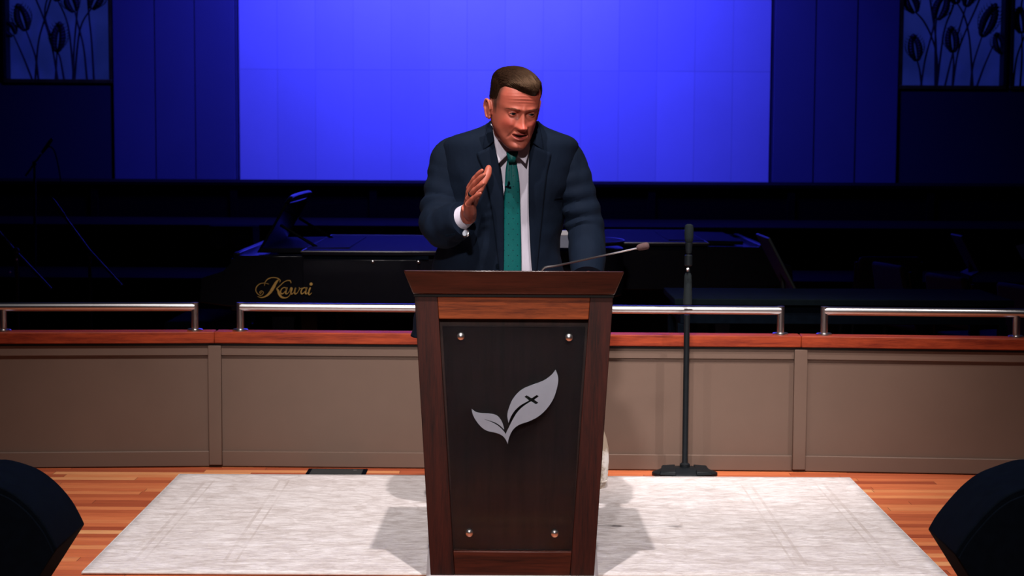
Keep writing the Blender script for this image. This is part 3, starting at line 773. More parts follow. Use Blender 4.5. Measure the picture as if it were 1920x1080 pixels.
# low music book on the piano behind the man
sp = at(1055, 475, Y=8.95)
t = thing('sheet_music', 'pale music booklet standing on the piano beside the man', 'sheet music', (sp.x, 8.95, pz+.012))
hh = at(1055, 436, Y=8.95).z-pz-.012
bm = NB(); hexa(bm, [(-.06, 0, 0), (.045, 0, 0), (.045, .012, 0), (-.06, .012, 0)], [(-.06, .03, hh), (.045, .03, hh), (.045, .042, hh), (-.06, .042, hh)]); obj('cover', bm, plain('slate_cover', lin(70, 74, 96), .5), t, bevel=.001)
bm = NB(); box(bm, -.055, .04, .022, .036, hh*.8, hh+.010); obj('page_edge', bm, M_paper, t, bevel=.003)
bm = NB(); box(bm, -.055, .04, .04, .09, 0, .012); obj('stand_foot', bm, M_black, t)

# long black table behind the right rail
ta = at(1265, 566, Y=7.95); tb = at(1902, 570, Y=7.95)
t = thing('long_table', 'long black table top just above the right handrail', 'table', ((ta.x+tb.x)/2, 8.25, 0)); hx2 = (tb.x-ta.x)/2; zt2 = at(1600, 562, Y=7.95).z
bm = NB(); box(bm, -hx2, hx2, -.30, .30, zt2-.03, zt2); obj('tabletop', bm, plain('black_laminate', (.003, .005, .007, 1), .9, spec=.02), t, bevel=.004)
bm = NB(); box(bm, -hx2+.03, hx2-.03, -.27, .27, zt2-.12, zt2-.03); obj('apron', bm, M_black, t, bevel=.003)
for sx in (-1, 1):
    for sy in (-1, 1):
        bm = NB(); box(bm, sx*(hx2-.04)-.02, sx*(hx2-.04)+.02, sy*.25-.02, sy*.25+.02, 0, zt2-.12); obj('leg', bm, M_black, t, bevel=.003)

# music stands
def music_stand(label, Y, top, bot, dep, tilt=0):
    a = at(*top, Y=Y); b = at(*bot, Y=Y); c = (a+b)/2
    t = thing('music_stand', label, 'music stand', (c.x, Y, 0), group='black music stands')
    d = (a-b); L = d.length; d.normalize(); nn = Vector((d.z, 0, -d.x))
    P = lambda u, v, s: c+d*u+nn*s+Vector((0, v, 0))
    bm = NB(); hexa(bm, [P(-L/2, -dep, -.008), P(-L/2, dep, -.008), P(-L/2, dep, .008), P(-L/2, -dep, .008)], [P(L/2, -dep, -.008), P(L/2, dep, -.008), P(L/2, dep, .008), P(L/2, -dep, .008)])
    obj('desk', bm, M_blackmetal, t, world=True, bevel=.004)
    sg = 1 if tilt >= 0 else -1
    q0 = P(-L/2, -dep, 0); e = nn*(-.055*sg)
    bm = NB(); hexa(bm, [P(-L/2, -dep, 0), P(-L/2, dep, 0), P(-L/2+.01, dep, 0), P(-L/2+.01, -dep, 0)], [P(-L/2, -dep, 0)+e, P(-L/2, dep, 0)+e, P(-L/2+.01, dep, 0)+e, P(-L/2+.01, -dep, 0)+e]); obj('ledge', bm, M_blackmetal, t, world=True)
    bm = NB(); tube(bm, [c+nn*.02*sg, Vector((c.x+.03*sg, Y, c.z-.12)), Vector((c.x+.03*sg, Y, .15))], .012, 12); obj('pole', bm, M_blackmetal, t, world=True)
    for k in range(3):
        an = k*2*PI/3+.5
        bm = NB(); tube(bm, [(c.x+.03*sg, Y, .18), (c.x+.03*sg+.12*math.cos(an), Y+.12*math.sin(an), .10), (c.x+.03*sg+.27*math.cos(an), Y+.27*math.sin(an), .008)], .008, 8, 3); obj('leg', bm, M_blackmetal, t, world=True)
music_stand('black music stand tilted beside the mic stand, lower lip lit blue', 8.9, (1430, 442), (1487, 553), .22, 1)
music_stand('faint black music stand among the dark chairs at the right', 9.68, (1794, 440), (1828, 508), .12, 1)
# paper on the far right stand
cpt = at(1915, 470, Y=9.5)
t = thing('sheet_paper', 'blue-lit sheet of paper at the right edge above the rail', 'paper', (cpt.x, 9.5, 0))
bm = NB(); hexa(bm, [at(1904, 461, Y=9.5), at(1940, 452, Y=9.5), at(1940, 452, Y=9.52), at(1904, 461, Y=9.52)], [at(1917, 486, Y=9.42), at(1948, 478, Y=9.42), at(1948, 478, Y=9.44), at(1917, 486, Y=9.44)]); obj('sheet', bm, M_paper, t, world=True)
bm = NB(); tube(bm, [at(1928, 470, Y=9.5), at(1930, 560, Y=9.52), (at(1930, 560, Y=9.52).x, 9.52, .02)], .012, 10); lathe(bm, [(.15, 0), (.15, .02), (.02, .03)], (at(1930, 560, Y=9.52).x, 9.52, 0), 20); obj('holder', bm, M_black, t, world=True)

# choir chairs at the right
def chair(label, px, row, Y, rz, first=[None]):
    p = at(px, row, Y=Y)
    if first[0] is None:
        t = thing('choir_chair', label, 'chair', (p.x, Y, 0), rz, group='dark blue choir chairs')
        t.scale = (1, 1, .88); bm = NB(); box(bm, -.22, .22, -.22, .2, .40, .47); obj('seat', bm, M_chair, t, bevel=.03, segs=4)
        bm = NB(); hexa(bm, [(-.21, .19, .52), (.21, .19, .52), (.21, .235, .52), (-.21, .235, .52)], [(-.19, .25, .84), (.19, .25, .84), (.19, .295, .84), (-.19, .295, .84)]); obj('backrest', bm, M_chair, t, bevel=.035, segs=5)
        for s in (-1, 1):
            bm = NB(); tube(bm, [(s*.21, .19, .40), (s*.20, .24, .80)], .011, 10); obj('back_frame', bm, M_blackmetal, t)
            for y in (-.18, .18):
                bm = NB(); tube(bm, [(s*.20, y, .41), (s*.215, y*1.15, 0)], .012, 10); obj('leg', bm, M_blackmetal, t)
        first[0] = t; return t
    c = first[0].copy(); COL.objects.link(c); c.location = (p.x, Y, 0); c.rotation_euler = (0, 0, rz); c['label'] = label
    for ch in first[0].children:
        d = ch.copy(); COL.objects.link(d); d.parent = c
    return c
bpy.context.view_layer.update()
chair('dark chair with a wide rounded back seen square on at the right', 1650, 520, 10.75, PI)
chair('dark chair turned sideways, directly right of the wide-backed chair', 1745, 520, 9.95, PI*.58)
chair('dark chair turned sideways under the faint music stand', 1856, 530, 9.15, PI*.6)
chair('dark chair cut by the right edge of the picture', 2000, 540, 8.55, PI*.6)

# boom stands at the left
def boom(label, Y, foot, up, ends, weight=None, cable=None, headr=.012):
    f = at(*foot, Y=Y); t = thing('boom_stand', label, 'mic stand', (f.x, Y, 0), group='black boom stands at the left')
    u = at(*up, Y=Y)
    bm = NB(); tube(bm, [(f.x, Y, .03), u], .010, 12); obj('pole', bm, M_blackmetal, t, world=True)
    bm = NB(); tube(bm, [at(*e, Y=Y+dy) for e, dy in ends], .0075, 10); obj('boom_arm', bm, plain('boom_metal', (.016, .024, .03, 1), .35, .3), t, world=True)
    e, dy = ends[-1]; q = at(*e, Y=Y+dy); e2, dy2 = ends[-2]; d = (q-at(*e2, Y=Y+dy2)).normalized()
    bm = NB(); tube(bm, [q-d*.01, q+d*.015, q+d*.10, q+d*.12], [.008, headr, headr*1.1, headr*.6], 14, 3); obj('microphone', bm, M_blackmetal, t, world=True)
    for k in range(3):
        an = k*2*PI/3+.3
        bm = NB(); tube(bm, [(f.x, Y, .10), (f.x+.28*math.cos(an), Y+.28*math.sin(an), .01)], .008, 8); obj('leg', bm, M_blackmetal, t, world=True)
    bm = NB(); ball(bm, u, .018, 14, 10); obj('clutch', bm, M_blackmetal, t, world=True)
    for w_ in (weight or []):
        bm = NB(); ball(bm, at(*w_, Y=Y-.03), .006, 10, 8); obj('thumb_screw', bm, M_steel, t, world=True)
    if cable:
        bm = NB(); tube(bm, [at(*c_, Y=Y+.01) for c_ in cable], .005, 8, 5); obj('cable', bm, M_black, t, world=True)
boom('black boom stand with its arm sloping down right at the far left', 8.9, (34, 600), (30, 470), [((96, 542), 0), ((28, 470), 0), ((-30, 402), 0)], weight=[(31, 486), (19, 510)], cable=[(-6, 428), (15, 448), (28, 470), (32, 486), (36, 540)])
boom('dark boom microphone silhouetted against the left wall', 12.2, (62, 420), (65, 306), [((48, 330), 0), ((65, 306), 0), ((80, 285), 0)], weight=[(76, 288)], cable=[(84, 280), (94, 275), (103, 286), (110, 315), (114, 340)])
boom('thin dark boom stand left of the bench', 9.6, (170, 600), (168, 480), [((228, 535), 0), ((168, 470), 0), ((120, 405), 0)])

# ------------------------------------------------------------ the man
man = thing('person', 'man in navy suit and teal tie speaking behind the podium, one hand raised', 'person', (-0.03, 6.48, 0))
def cub(x, xs, ys):
    """smooth interpolation through table points"""
    xs = np.array(xs, float); ys = np.array(ys, float); h = np.diff(xs); dl = np.diff(ys)/h
    m = np.zeros(len(xs)); m[0] = dl[0]; m[-1] = dl[-1]
    for i in range(1, len(xs)-1):
        if dl[i-1]*dl[i] > 0: m[i] = 2*dl[i-1]*dl[i]/(dl[i-1]+dl[i])
    i = min(max(int(np.searchsorted(xs, x)-1), 0), len(xs)-2); t = (x-xs[i])/h[i]; t = min(max(t, 0), 1)
    return ((2*t**3-3*t**2+1)*ys[i]+(t**3-2*t**2+t)*h[i]*m[i]+(-2*t**3+3*t**2)*ys[i+1]+(t**3-t**2)*h[i]*m[i+1])
# head: x to the viewer's right, -y forward, z up, origin between the ears at eye height
HZ = [-.128, -.1265, -.120, -.110, -.095, -.080, -.060, -.040, -.020, 0, .025, .050, .075, .094, .108, .117, .1225, .124]
HW = [.000, .017, .0315, .0415, .0520, .0605, .0685, .0715, .0735, .0755, .0775, .0775, .0735, .064, .051, .036, .016, .000]
HF = [-.060, -.074, -.084, -.0885, -.0885, -.0885, -.0890, -.0895, -.0895, -.0900, -.0935, -.0930, -.0850, -.0700, -.0520, -.0320, -.010, .010]
HB = [-.050, -.030, -.015, .005, .025, .045, .070, .085, .094, .100, .104, .103, .096, .084, .070, .054, .034, .012]
G = lambda x, c, s: math.exp(-((x-c)/s)**2)
def face_disp(x, z):
    ax = abs(x); d = 0
    # nose
    if z > -.060:
        t = min(max((.010-z)/.052, 0), 1)
        prot = .006+.0185*t**1.2+.0045*G(z, -.0395, .0085)
        if z < -.041: prot *= max(0, 1-((-.041-z)/.0150)**1.8) if z > -.056 else 0
        if z > .010: prot *= G(z, .010, .012)
        d += prot*math.exp(-(ax/(.0085+.0055*t**2))**2.2)
    d += .0125*G(ax, .0130, .0064)*G(z, -.0440, .0075)
    d += .0045*G(ax, 0, .010)*G(z, -.0410, .0095)
    d -= .004*G(ax, .008, .004)*G(z, -.053, .003)
    # brow, sockets, cheeks
    d += .0085*G(ax, .027, .020)*G(z, .0150, .0075)
    d += .002*G(ax, 0, .012)*G(z, .022, .010)
    d -= .0130*G(ax, .030, .0150)*G(z, .0, .0105)
    d -= .0065*G(ax, .0145, .007)*G(z, -.002, .009)
    d += .0060*G(ax, .042, .018)*G(z, -.030, .016); d += .003*G(ax, .034, .010)*G(z, -.038, .010)
    d -= .0045*G(ax, .048, .016)*G(z, -.066, .018)
    # muzzle, lips, chin
    d += .0050*G(ax, 0, .028)*G(z, -.074, .020)
    d += .0040*G(ax, .007, .015)*G(z-7*ax*ax, -.0670, .0042)
    d += .0065*G(ax, 0, .015)*G(z-7*ax*ax, -.0840, .0050)
    if ax < .026:
        op = .0036*(1-(ax/.026)**2)
        d -= .013*math.exp(-(abs(z+.0752-7*ax*ax)/max(.0012+op, .0012))**2)
    d -= .0045*G(ax, 0, .018)*G(z, -.0935, .005)
    d += .0075*G(ax, .008, .018)*G(z, -.110, .011)
    d -= .0012*G(ax, 0, .003)*G(z, -.059, .006)
    # smile folds
    t = (-.046-z)/.034
    if -.1 < t < 1.2: d -= .0046*math.exp(-((ax-(.0185+.018*t))/.0030)**2)*math.exp(-((t-.5)/.6)**4)
    d += .0030*G(ax, .040, .010)*G(z, -.055, .014)
    # forehead lines
    if .030 < z < .075: d += .0010*math.sin((z+ax*ax*2.0)*2*PI/.0098)*G(ax, .0, .045)*G(z, .051, .017)
    d -= .0015*G(ax, .0065, .0022)*G(z, .019, .010)
    return d
def head_pt(z, a, off=0.0, feat=True):
    w_, f, b = cub(z, HZ, HW), cub(z, HZ, HF), cub(z, HZ, HB); c = (f+b)/2 + .004*(1 if w_ > .03 else 0)
    n = 2.35; s, co = math.sin(a), math.cos(a)
    x = w_*math.copysign(abs(s)**(2/n), s)
    dep = (c-f) if co > 0 else (b-c)
    y = c - dep*math.copysign(abs(co)**(2/n), co)
    # temples pull in a little
    if co > 0 and feat:
        y -= face_disp(x, z)*min(1, co*2.2)
    p = Vector((x, y, z))
    if off:
        q = Vector((x, y-.01, z-.02)); q.normalize(); p = p+q*off
    return p
HS = 1.09
HC = at(964.5, 200.5, Y=6.14)
HM = Matrix.Translation(HC) @ Matrix.Rotation(R(7), 4, 'Y') @ Matrix.Rotation(R(15), 4, 'X') @ Matrix.Rotation(R(20), 4, 'Z') @ Matrix.Scale(HS, 4)
bm = NB(); rows = []; NZ, NA = 150, 190
for j in range(1, NZ):
    t = -PI/2+PI*j/NZ; z = -.002 + .12595*math.sin(t)
    # more columns at the front
    row = []
    for k in range(NA):
        u = 2*PI*k/NA; a = u - 0.45*math.sin(u)
        row.append(head_pt(z, a))
    rows.append(row)
V = grid(bm, rows, True); bm.faces.new(V[0][::-1]); bm.faces.new(V[-1])
EX = .0315; EZ = -.001; EY = -.0735
def ang(a): return a
for s in (-1, 1):
    # ears
    E = Matrix.Translation((s*.0775, .012, -.012)) @ Matrix.Rotation(-s*R(17), 4, 'Z') @ Matrix.Rotation(R(-10), 4, 'X')
    ring = []
    for k in range(21):
        a = R(-70)+R(330)*k/20; 
        ring.append(E @ Vector((s*(.010+.003*math.sin(a)), .016*math.cos(a)*(1 if math.sin(a) > 0 else .75)+.004, .031*math.sin(a))))
    tube(bm, ring, [.0046]*21, 10)
    ball(bm, E @ Vector((s*.003, .004, .001)), (.0070, .0160, .030), 16, 12, E.to_3x3().to_4x4())
    ball(bm, E @ Vector((s*.006, -.002, -.026)), (.005, .008, .009), 12, 10)
    ball(bm, E @ Vector((s*.007, -.008, -.002)), (.004, .004, .008), 10, 8)
# lids: a ball whose almond-shaped opening is pushed back
for s in (-1, 1):
    res = 64; M0 = Vector((s*EX, EY, EZ)); rows = []
    for j in range(1, 48):
        el = -PI/2+PI*j/48; row = []
        for k in range(res):
            az = 2*PI*k/res; v = Vector((math.sin(az)*math.cos(el), -math.cos(az)*math.cos(el), math.sin(el)))
            r = .0142
            if v.y < 0:
                ex = v.x*.0142; ez = v.z*.0142; q = 1-(ex/.0130)**2
                if q > 0:
                    up = .0047*q**.7-.0006; lo = -.0033*q**.8-.0006
                    if lo < ez < up: r = .0095
                    elif up <= ez < up+.0016: r = .0150
            row.append(M0+v*r)
        rows.append(row)
    V = grid(bm, rows, True); bm.faces.new(V[0][::-1]); bm.faces.new(V[-1])
bm.transform(HM)
# neck, trunk, arms, legs under the clothes
def J(px, py, Y): return at(px, py, Y=Y)
nb = J(965, 262, 6.33)
tube(bm, [HM @ Vector((0, .030, -.015)), HM @ Vector((0, .022, -.075)), nb, nb+Vector((0, .02, -.10))], [.056, .060, .066, .08], 28, 4)
tube(bm, [(0.0, 6.34, 1.42), (-.01, 6.35, 1.33), (-.02, 6.37, 1.20), (-.035, 6.40, 1.06), (-.05, 6.44, .93), (-.05, 6.46, .84)], [.07, .125, .12, .115, .12, .10], 24, 4)
SHL, ELL, WRL = J(842, 296, 6.33), J(818, 428, 6.28), J(870, 406, 6.11)
SHR, ELR, WRR = J(1062, 296, 6.33), J(1100, 425, 6.335), J(1101, 516, 6.17)
tube(bm, [(-.05, 6.34, 1.38), SHL, (SHL+ELL)/2, ELL, (ELL+WRL)/2, WRL], [.06, .05, .046, .040, .040, .029], 18, 4)
tube(bm, [(.05, 6.34, 1.38), SHR, (SHR+ELR)/2, ELR, (ELR+WRR)/2, WRR], [.06, .05, .046, .040, .040, .030], 18, 4)
for s, fx in ((-1, -.17), (1, .08)):
    tube(bm, [(-.05+s*.06, 6.46, .86), (-.045+s*.085, 6.47, .70), ((fx-.05)/2+s*.05, 6.46, .48), (fx, 6.50, .26), (fx, 6.53, .10)], [.085, .08, .055, .05, .036], 16, 4)
def hand(W, d, c, nrm, scale, curls, thumb, fdir=None):
    """W wrist, d along the palm, c toward the thumb side, nrm out of the palm; returns finger tips"""
    d = d.normalized(); c = (c-d*c.dot(d)).normalized(); nrm = d.cross(c) if d.cross(c).dot(nrm) > 0 else c.cross(d)
    S = scale; P = lambda u, v, w_: W + d*(u*S)+c*(v*S)+nrm*(w_*S)
    tube(bm, [P(-.035, 0, 0), P(-.005, 0, 0), P(.02, .002, 0)], [.027*S, .027*S, .024*S], 18, 3, ratio=.95)
    mc = [(.094, .030), (.097, .0095), (.091, -.0105), (.083, -.029)]
    for i, (u, v) in enumerate(mc):
        tube(bm, [P(.005, v*.55, 0), P(u*.5, v*.85, -.001), P(u, v, -.003)], [.0155*S, .0150*S, .0112*S], 14, 3)
    tube(bm, [P(.012, 0.010, .002), P(.045, .008, .002), P(.075, .006, 0)], [.021*S, .019*S, .013*S], 16, 3)
    tube(bm, [P(-.035, -.006, .001), P(.000, -.012, .005), P(.035, -.020, .009), P(.078, -.024, .004)], [.014*S, .0165*S, .0175*S, .011*S], 14, 3)   # heel of the hand
    tube(bm, [P(-.035, .006, .002), P(.005, .015, .006), P(.035, .024, .012), P(.058, .028, .011)], [.014*S, .0160*S, .0180*S, .013*S], 14, 3)    # ball of the thumb
    L = [(.044, .026, .022), (.048, .030, .023), (.044, .028, .022), (.034, .021, .020)]
    Rr = [(.0100, .0088, .0080, .0068), (.0102, .0090, .0082, .0070), (.0097, .0086, .0078, .0066), (.0086, .0077, .0070, .0060)]
    tips = []
    for i in range(4):
        u, v = mc[i]; p = P(u, v, -.003); cur = curls[i]; a = 0; pts = [p]
        spread = (1.5-i)*curls[4]
        for k in range(3):
            a += cur[k]
            dirv = (d*math.cos(a)+nrm*math.sin(a)+c*math.tan(spread)).normalized()
            p = p + dirv*(L[i][k]*S); pts.append(p)
        mids = [pts[0], pts[0].lerp(pts[1], .5), pts[1], pts[1].lerp(pts[2], .5), pts[2], pts[2].lerp(pts[3], .6), pts[3]]
        r = Rr[i]; rad = [r[0]*1.05, r[0]*.93, r[1]*1.07, r[1]*.93, r[2]*1.04, r[2]*.97, r[3]*.85]
        tube(bm, mids, [q*S for q in rad], 14, 3)
        ball(bm, pts[3], r[3]*.86*S, 14, 10)
        tips.append((pts, r))
    t0 = P(*thumb[0]); tp_ = [t0]
    for q in thumb[1:]: tp_.append(P(*q))
    tube(bm, tp_, [q*S for q in (.0150, .0145, .0125, .0135, .0105)][:len(tp_)], 16, 4); ball(bm, tp_[-1], .0093*S, 14, 10)
    return tips, P, nrm
# raised right hand: palm to the viewer's right, thumb up, fingers forward
HWp = J(878.5, 397, 6.075)
dR = Vector((.07, -.78, .62)); cR = Vector((.05, .62, .78)); nR = Vector((1, 0, .1))
cl = [(.30, .12, .08), (.33, .14, .10), (.35, .16, .10), (.37, .16, .12), .035]
tipsR, PR, nRr = hand(HWp, dR, cR, nR, 1.10, cl, [(.018, .020, .008), (.042, .046, .024), (.060, .078, .040), (.068, .106, .050), (.072, .130, .053)])
# left hand flat on the desk
yL = 5.985; HL = Vector((WRR.x-.0, 6.095, podtop(6.07)+.020))
tipsL, PL, nLr = hand(HL, Vector((-.05, -1, -.02)), Vector((-1, .05, 0)), Vector((0, 0, -1)), 1.04,
    [(.12, .10, .05), (.10, .12, .05), (.12, .12, .05), (.14, .12, .06), .10], [(.020, .022, .004), (.035, .042, .006), (.052, .056, .010), (.068, .064, .014), (.080, .068, .016)])
me = bpy.data.meshes.new('raw'); bm.to_mesh(me); bm.free()
tmp = bpy.data.objects.new('raw', me); COL.objects.link(tmp)
m = tmp.modifiers.new('r', 'REMESH'); m.mode = 'VOXEL'; m.voxel_size = 0.0019; m.use_smooth_shade = True
m = tmp.modifiers.new('s', 'SMOOTH'); m.iterations = 3; m.factor = 0.5
dg = bpy.context.evaluated_depsgraph_get(); me2 = bpy.data.meshes.new_from_object(tmp.evaluated_get(dg)); me2.name = 'body'
bpy.data.objects.remove(tmp); bpy.data.meshes.remove(me)
# soften the hands a little more than the face
tmp = bpy.data.objects.new('raw', me2); COL.objects.link(tmp); vg = tmp.vertex_groups.new(name='hands')
_c = np.empty(len(me2.vertices)*3); me2.vertices.foreach_get('co', _c); _c = _c.reshape(-1, 3)
_near = np.minimum(np.linalg.norm(_c-np.array(HWp+dR.normalized()*.05), axis=1), np.linalg.norm(_c-np.array(HL+Vector((0, -.05, 0))), axis=1))
vg.add([int(i) for i in np.nonzero(_near < .10)[0]], 1.0, 'REPLACE')
m = tmp.modifiers.new('s', 'SMOOTH'); m.iterations = 9; m.factor = 0.5; m.vertex_group = 'hands'
dg = bpy.context.evaluated_depsgraph_get(); me3 = bpy.data.meshes.new_from_object(tmp.evaluated_get(dg)); bpy.data.objects.remove(tmp); bpy.data.meshes.remove(me2); me2 = me3; me2.name = 'body'
# skin tones that belong to the skin: lips, cheeks, shaved beard, clipped hair at the sides
n = len(me2.vertices); co = np.empty(n*3); me2.vertices.foreach_get('co', co); co = co.reshape(-1, 3)
Mi = np.array(HM.inverted()); h = co @ Mi[:3, :3].T + Mi[:3, 3]
X, Y_, Z = h[:, 0], h[:, 1], h[:, 2]; AX = np.abs(X)
g = lambda v, c, s: np.exp(-((v-c)/s)**2)
inhead = (np.abs(X) < .12) & (np.abs(Y_) < .13) & (Z > -.135) & (Z < .14)
front = 1/(1+np.exp((Y_+.045)/.008))
skin = np.array(lin(166, 88, 70)[:3]); redd = np.array(lin(172, 76, 62)[:3]); lip = np.array(lin(150, 64, 60)[:3]); mouth = np.array([.010, .003, .003]); beard = np.array(lin(138, 72, 60)[:3]); hairc = np.array([.034, .021, .015])
C = np.tile(skin, (n, 1))
def blend(C, col, f): f = np.clip(f, 0, 1)[:, None]; return C*(1-f)+col*f
C = blend(C, redd, inhead*front*(.8*g(AX, .045, .022)*g(Z, -.035, .02)+.8*g(AX, 0, .014)*g(Z, -.04, .016)+.4*g(Z, .05, .03)))
C = blend(C, beard, inhead*.45*(1/(1+np.exp((Z+.062)/.006)))*(Y_ < .02))
lm = front*((np.abs(Z+.0752-7*AX*AX) < .0125*np.clip(1-(AX/.0265)**2, 0, 1)**.7)*1.0)
C = blend(C, lip, inhead*lm*.85)
mo = front*(np.abs(Z+.0752-7*AX*AX) < .0036*np.clip(1-(AX/.023)**2, 0, 1))
C = blend(C, mouth, inhead*mo*.97)
# clipped sides: fade from the ears upward, behind the temple line
zline = .012+.0*Y_; tl = -.050+.20*np.clip(.02-Z, 0, 1)+.0*Z
side = .45*(Z > -.03)/(1+np.exp(-(Z-.002)/.009))+.55/(1+np.exp(-(Z-.022)/.008)); back = 1/(1+np.exp(-(Y_-(-.046-.12*np.clip(Z-.05, 0, 1)))/.004))
burn = ((Z > -.018) & (Y_ > -.030) & (Y_ < -.006))*g(Z, .012, .03)
C = blend(C, hairc, inhead*np.clip(side*back*.93+burn*.65, 0, .93)*(AX < .0835))
crown_m = (Z > .088) & (Y_ > -.07); C = blend(C, hairc, inhead*crown_m*.9)
ca = me2.color_attributes.new('skin_tone', 'FLOAT_COLOR', 'POINT')
ca.data.foreach_set('color', np.concatenate([C, np.ones((n, 1))], 1).astype(np.float32).ravel())
t = NT('skin'); at_ = t.n('ShaderNodeVertexColor', layer_name='skin_tone'); nz = t.noise(t.coord(), 260, 3); nb_ = t.noise(t.coord(), 30, 3)
col = t.mix(1.0, at_.outputs[0], t.ramp(nb_, [(.3, (.90, .88, .88, 1)), (.7, (1.08, 1.06, 1.06, 1))]), 'MULTIPLY')
t.bump(nz, .12, .0006); t.set(col, .52, spec=.38)
t.b.inputs['Subsurface Weight'].default_value = .12; t.b.inputs['Subsurface Radius'].default_value = (.012, .004, .002); t.b.inputs['Subsurface Scale'].default_value = 1.0
me2.materials.clear()
for p in me2.polygons: p.use_smooth = True
MP = Matrix.Translation(man.location); me2.transform(MP.inverted())
body = link('body', me2, t.m, man)
def P_(name, bm, mat, parent=man, **k):
    return obj(name, bm, mat, parent, world=True, **k)
# finger nails
M_nail = plain('nail', lin(214, 150, 136), .3, var=.03)
# eyes
te = NT('eye'); tc = te.n('ShaderNodeTexCoord'); sx = te.n('ShaderNodeSeparateXYZ'); te.l(tc.outputs['Object'], sx.inputs[0])
rr2 = te.math('SQRT', te.math('ADD', te.math('MULTIPLY', sx.outputs[0], sx.outputs[0]), te.math('MULTIPLY', sx.outputs[2], sx.outputs[2])))
ce = te.ramp(te.math('DIVIDE', rr2, .013), [(0.0, (.002, .002, .002, 1)), (.17, (.002, .002, .002, 1)), (.22, (.006, .012, .016, 1)), (.54, (.004, .007, .009, 1)), (.60, (.10, .07, .065, 1)), (1, (.11, .075, .07, 1))])  # whites kept dark to stand in for the shade in the sockets
te.set(ce, .25, spec=.25)
for s in (-1, 1):
    bm = NB(); ball(bm, (0, 0, 0), .0128*HS, 32, 24); e = obj('eye', bm, te.m, man)
    e.location = (HM @ Vector((s*EX, EY, EZ)))-man.location
    e.rotation_euler = (HM.to_3x3() @ Matrix.Rotation(R(10), 3, 'Z') @ Matrix.Rotation(R(0), 3, 'X')).to_euler()
M_brow = plain('brow_hair', lin(96, 58, 44), .9, spec=.05)
# brows: fine hairs
M_hair = NT('dark_brown_hair')
nh = M_hair.noise(M_hair.coord((1, 1, 1)), 220, 3); ch = M_hair.ramp(nh, [(.3, lin(12, 8, 6)), (.7, lin(46, 29, 20))]); M_hair.set(ch, .42, spec=.22); M_hair.b.inputs['Specular Tint'].default_value = (.62, .36, .2, 1); M_hair = M_hair.m
def surf_head(x, z, off=0):
    """front of the head at x,z"""
    w_, f, b = cub(z, HZ, HW), cub(z, HZ, HF), cub(z, HZ, HB); c = (f+b)/2+.004
    s = min((abs(x)/w_)**(2.35/2), 1); co_ = math.sqrt(max(0, 1-s*s))
    y = c-(c-f)*co_**(2/2.35)
    y -= face_disp(x, z)*min(1, co_*2.2)
    return Vector((x, y-off, z))
for s in (-1, 1):
    bm = NB()
    for k in range(70):
        u = random.random(); x = s*(.013+.040*u); zc = .0140+.0060*math.sin(PI*min(u*1.15, 1)*.72)-.0035*u+random.uniform(-.0028, .0028)*(1-.5*u)
        a = surf_head(x, zc, .0003); b = surf_head(x+s*.0055, zc+.0026*(1-1.8*u), .0010)
        tube(bm, [HM @ a, HM @ b], [.0005, .0002], 3, caps=False)
    P_('eyebrow', bm, M_brow)
# hair: cap plus swept strands
def hairline(a):
    """lowest height of the hair at angle a (0 = front, + = viewer's right)"""
    a = ((a+PI) % (2*PI))-PI
    return cub(a, [-PI, -2.2, -1.5, -1.28, -1.12, -.85, -.5, -.1, .25, .40, .6, .85, 1.10, 1.28, 1.5, 2.2, PI],
                  [.0, .012, .020, .030, .070, .0800, .0790, .0700, .0600, .0590, .0680, .0800, .070, .030, .020, .012, 0.0])
def cap_th(z, a):
    a = ((a+PI) % (2*PI))-PI; hl = hairline(a); aa = abs(a); t = min(max((z-hl)/.014, 0), 1)
    side = .0005+(.0105 if a < 0 else .0060)*min(max((z-.050)/.050, 0), 1)**1.3
    frontf = math.exp(-((a-.15)/1.0)**4)
    fr = .0145*t**.7
    topf = min(max((z-.088)/.03, 0), 1)
    th = side*(1-frontf)+fr*frontf
    return max(th*(1-topf)+.0040*topf, .0006)*min(1, .15+t)
def ang_at(x, y, z):
    w_, f, b = cub(z, HZ, HW), cub(z, HZ, HF), cub(z, HZ, HB); c = (f+b)/2+.004; dep = (c-f) if y < c else (b-c)
    u = min(abs(x)/max(w_, 1e-4), 1)**1.175; v = min(abs(y-c)/max(dep, 1e-4), 1)**1.175
    return math.atan2(math.copysign(u, x), v if y < c else -v)
bm = NB(); rows = []
NA2 = 160
for j in range(44):
    v = j/43; row = []
    for k in range(NA2):
        a = 2*PI*k/NA2; hl = hairline(a); z = hl+(.1236-hl)*math.sin(v*PI/2)
        p = head_pt(z, a, 0, False); th = cap_th(z, a) if j else -.003
        q = Vector((p.x, (p.y-.005), max(z-.03, .0))).normalized()
        nz_ = noise.noise(Vector((p.x*60+p.y*40, p.y*12-p.x*8, p.z*40)))*.0016*min(1, abs(th)/.008)
        row.append(HM @ (p+q*(th+nz_)))
    rows.append(row)
V = grid(bm, rows, True); bm.faces.new(V[-1])
hair = P_('hair', bm, M_hair)
bm = NB()
def cap_surface(x, y):
    lo, hi = .0, .1236
    for _ in range(22):
        z = (lo+hi)/2; w_, f, b = cub(z, HZ, HW), cub(z, HZ, HF), cub(z, HZ, HB); c = (f+b)/2+.004; dep = (c-f) if y < c else (b-c)
        if w_ < 1e-4 or (abs(x)/w_)**2.35+(abs(y-c)/max(dep, 1e-4))**2.35 > 1: hi = z
        else: lo = z
    p = Vector((x, y, lo)); q = Vector((x, y-.005, max(lo-.03, .0))).normalized()
    return p, q
rs = random.Random(5)
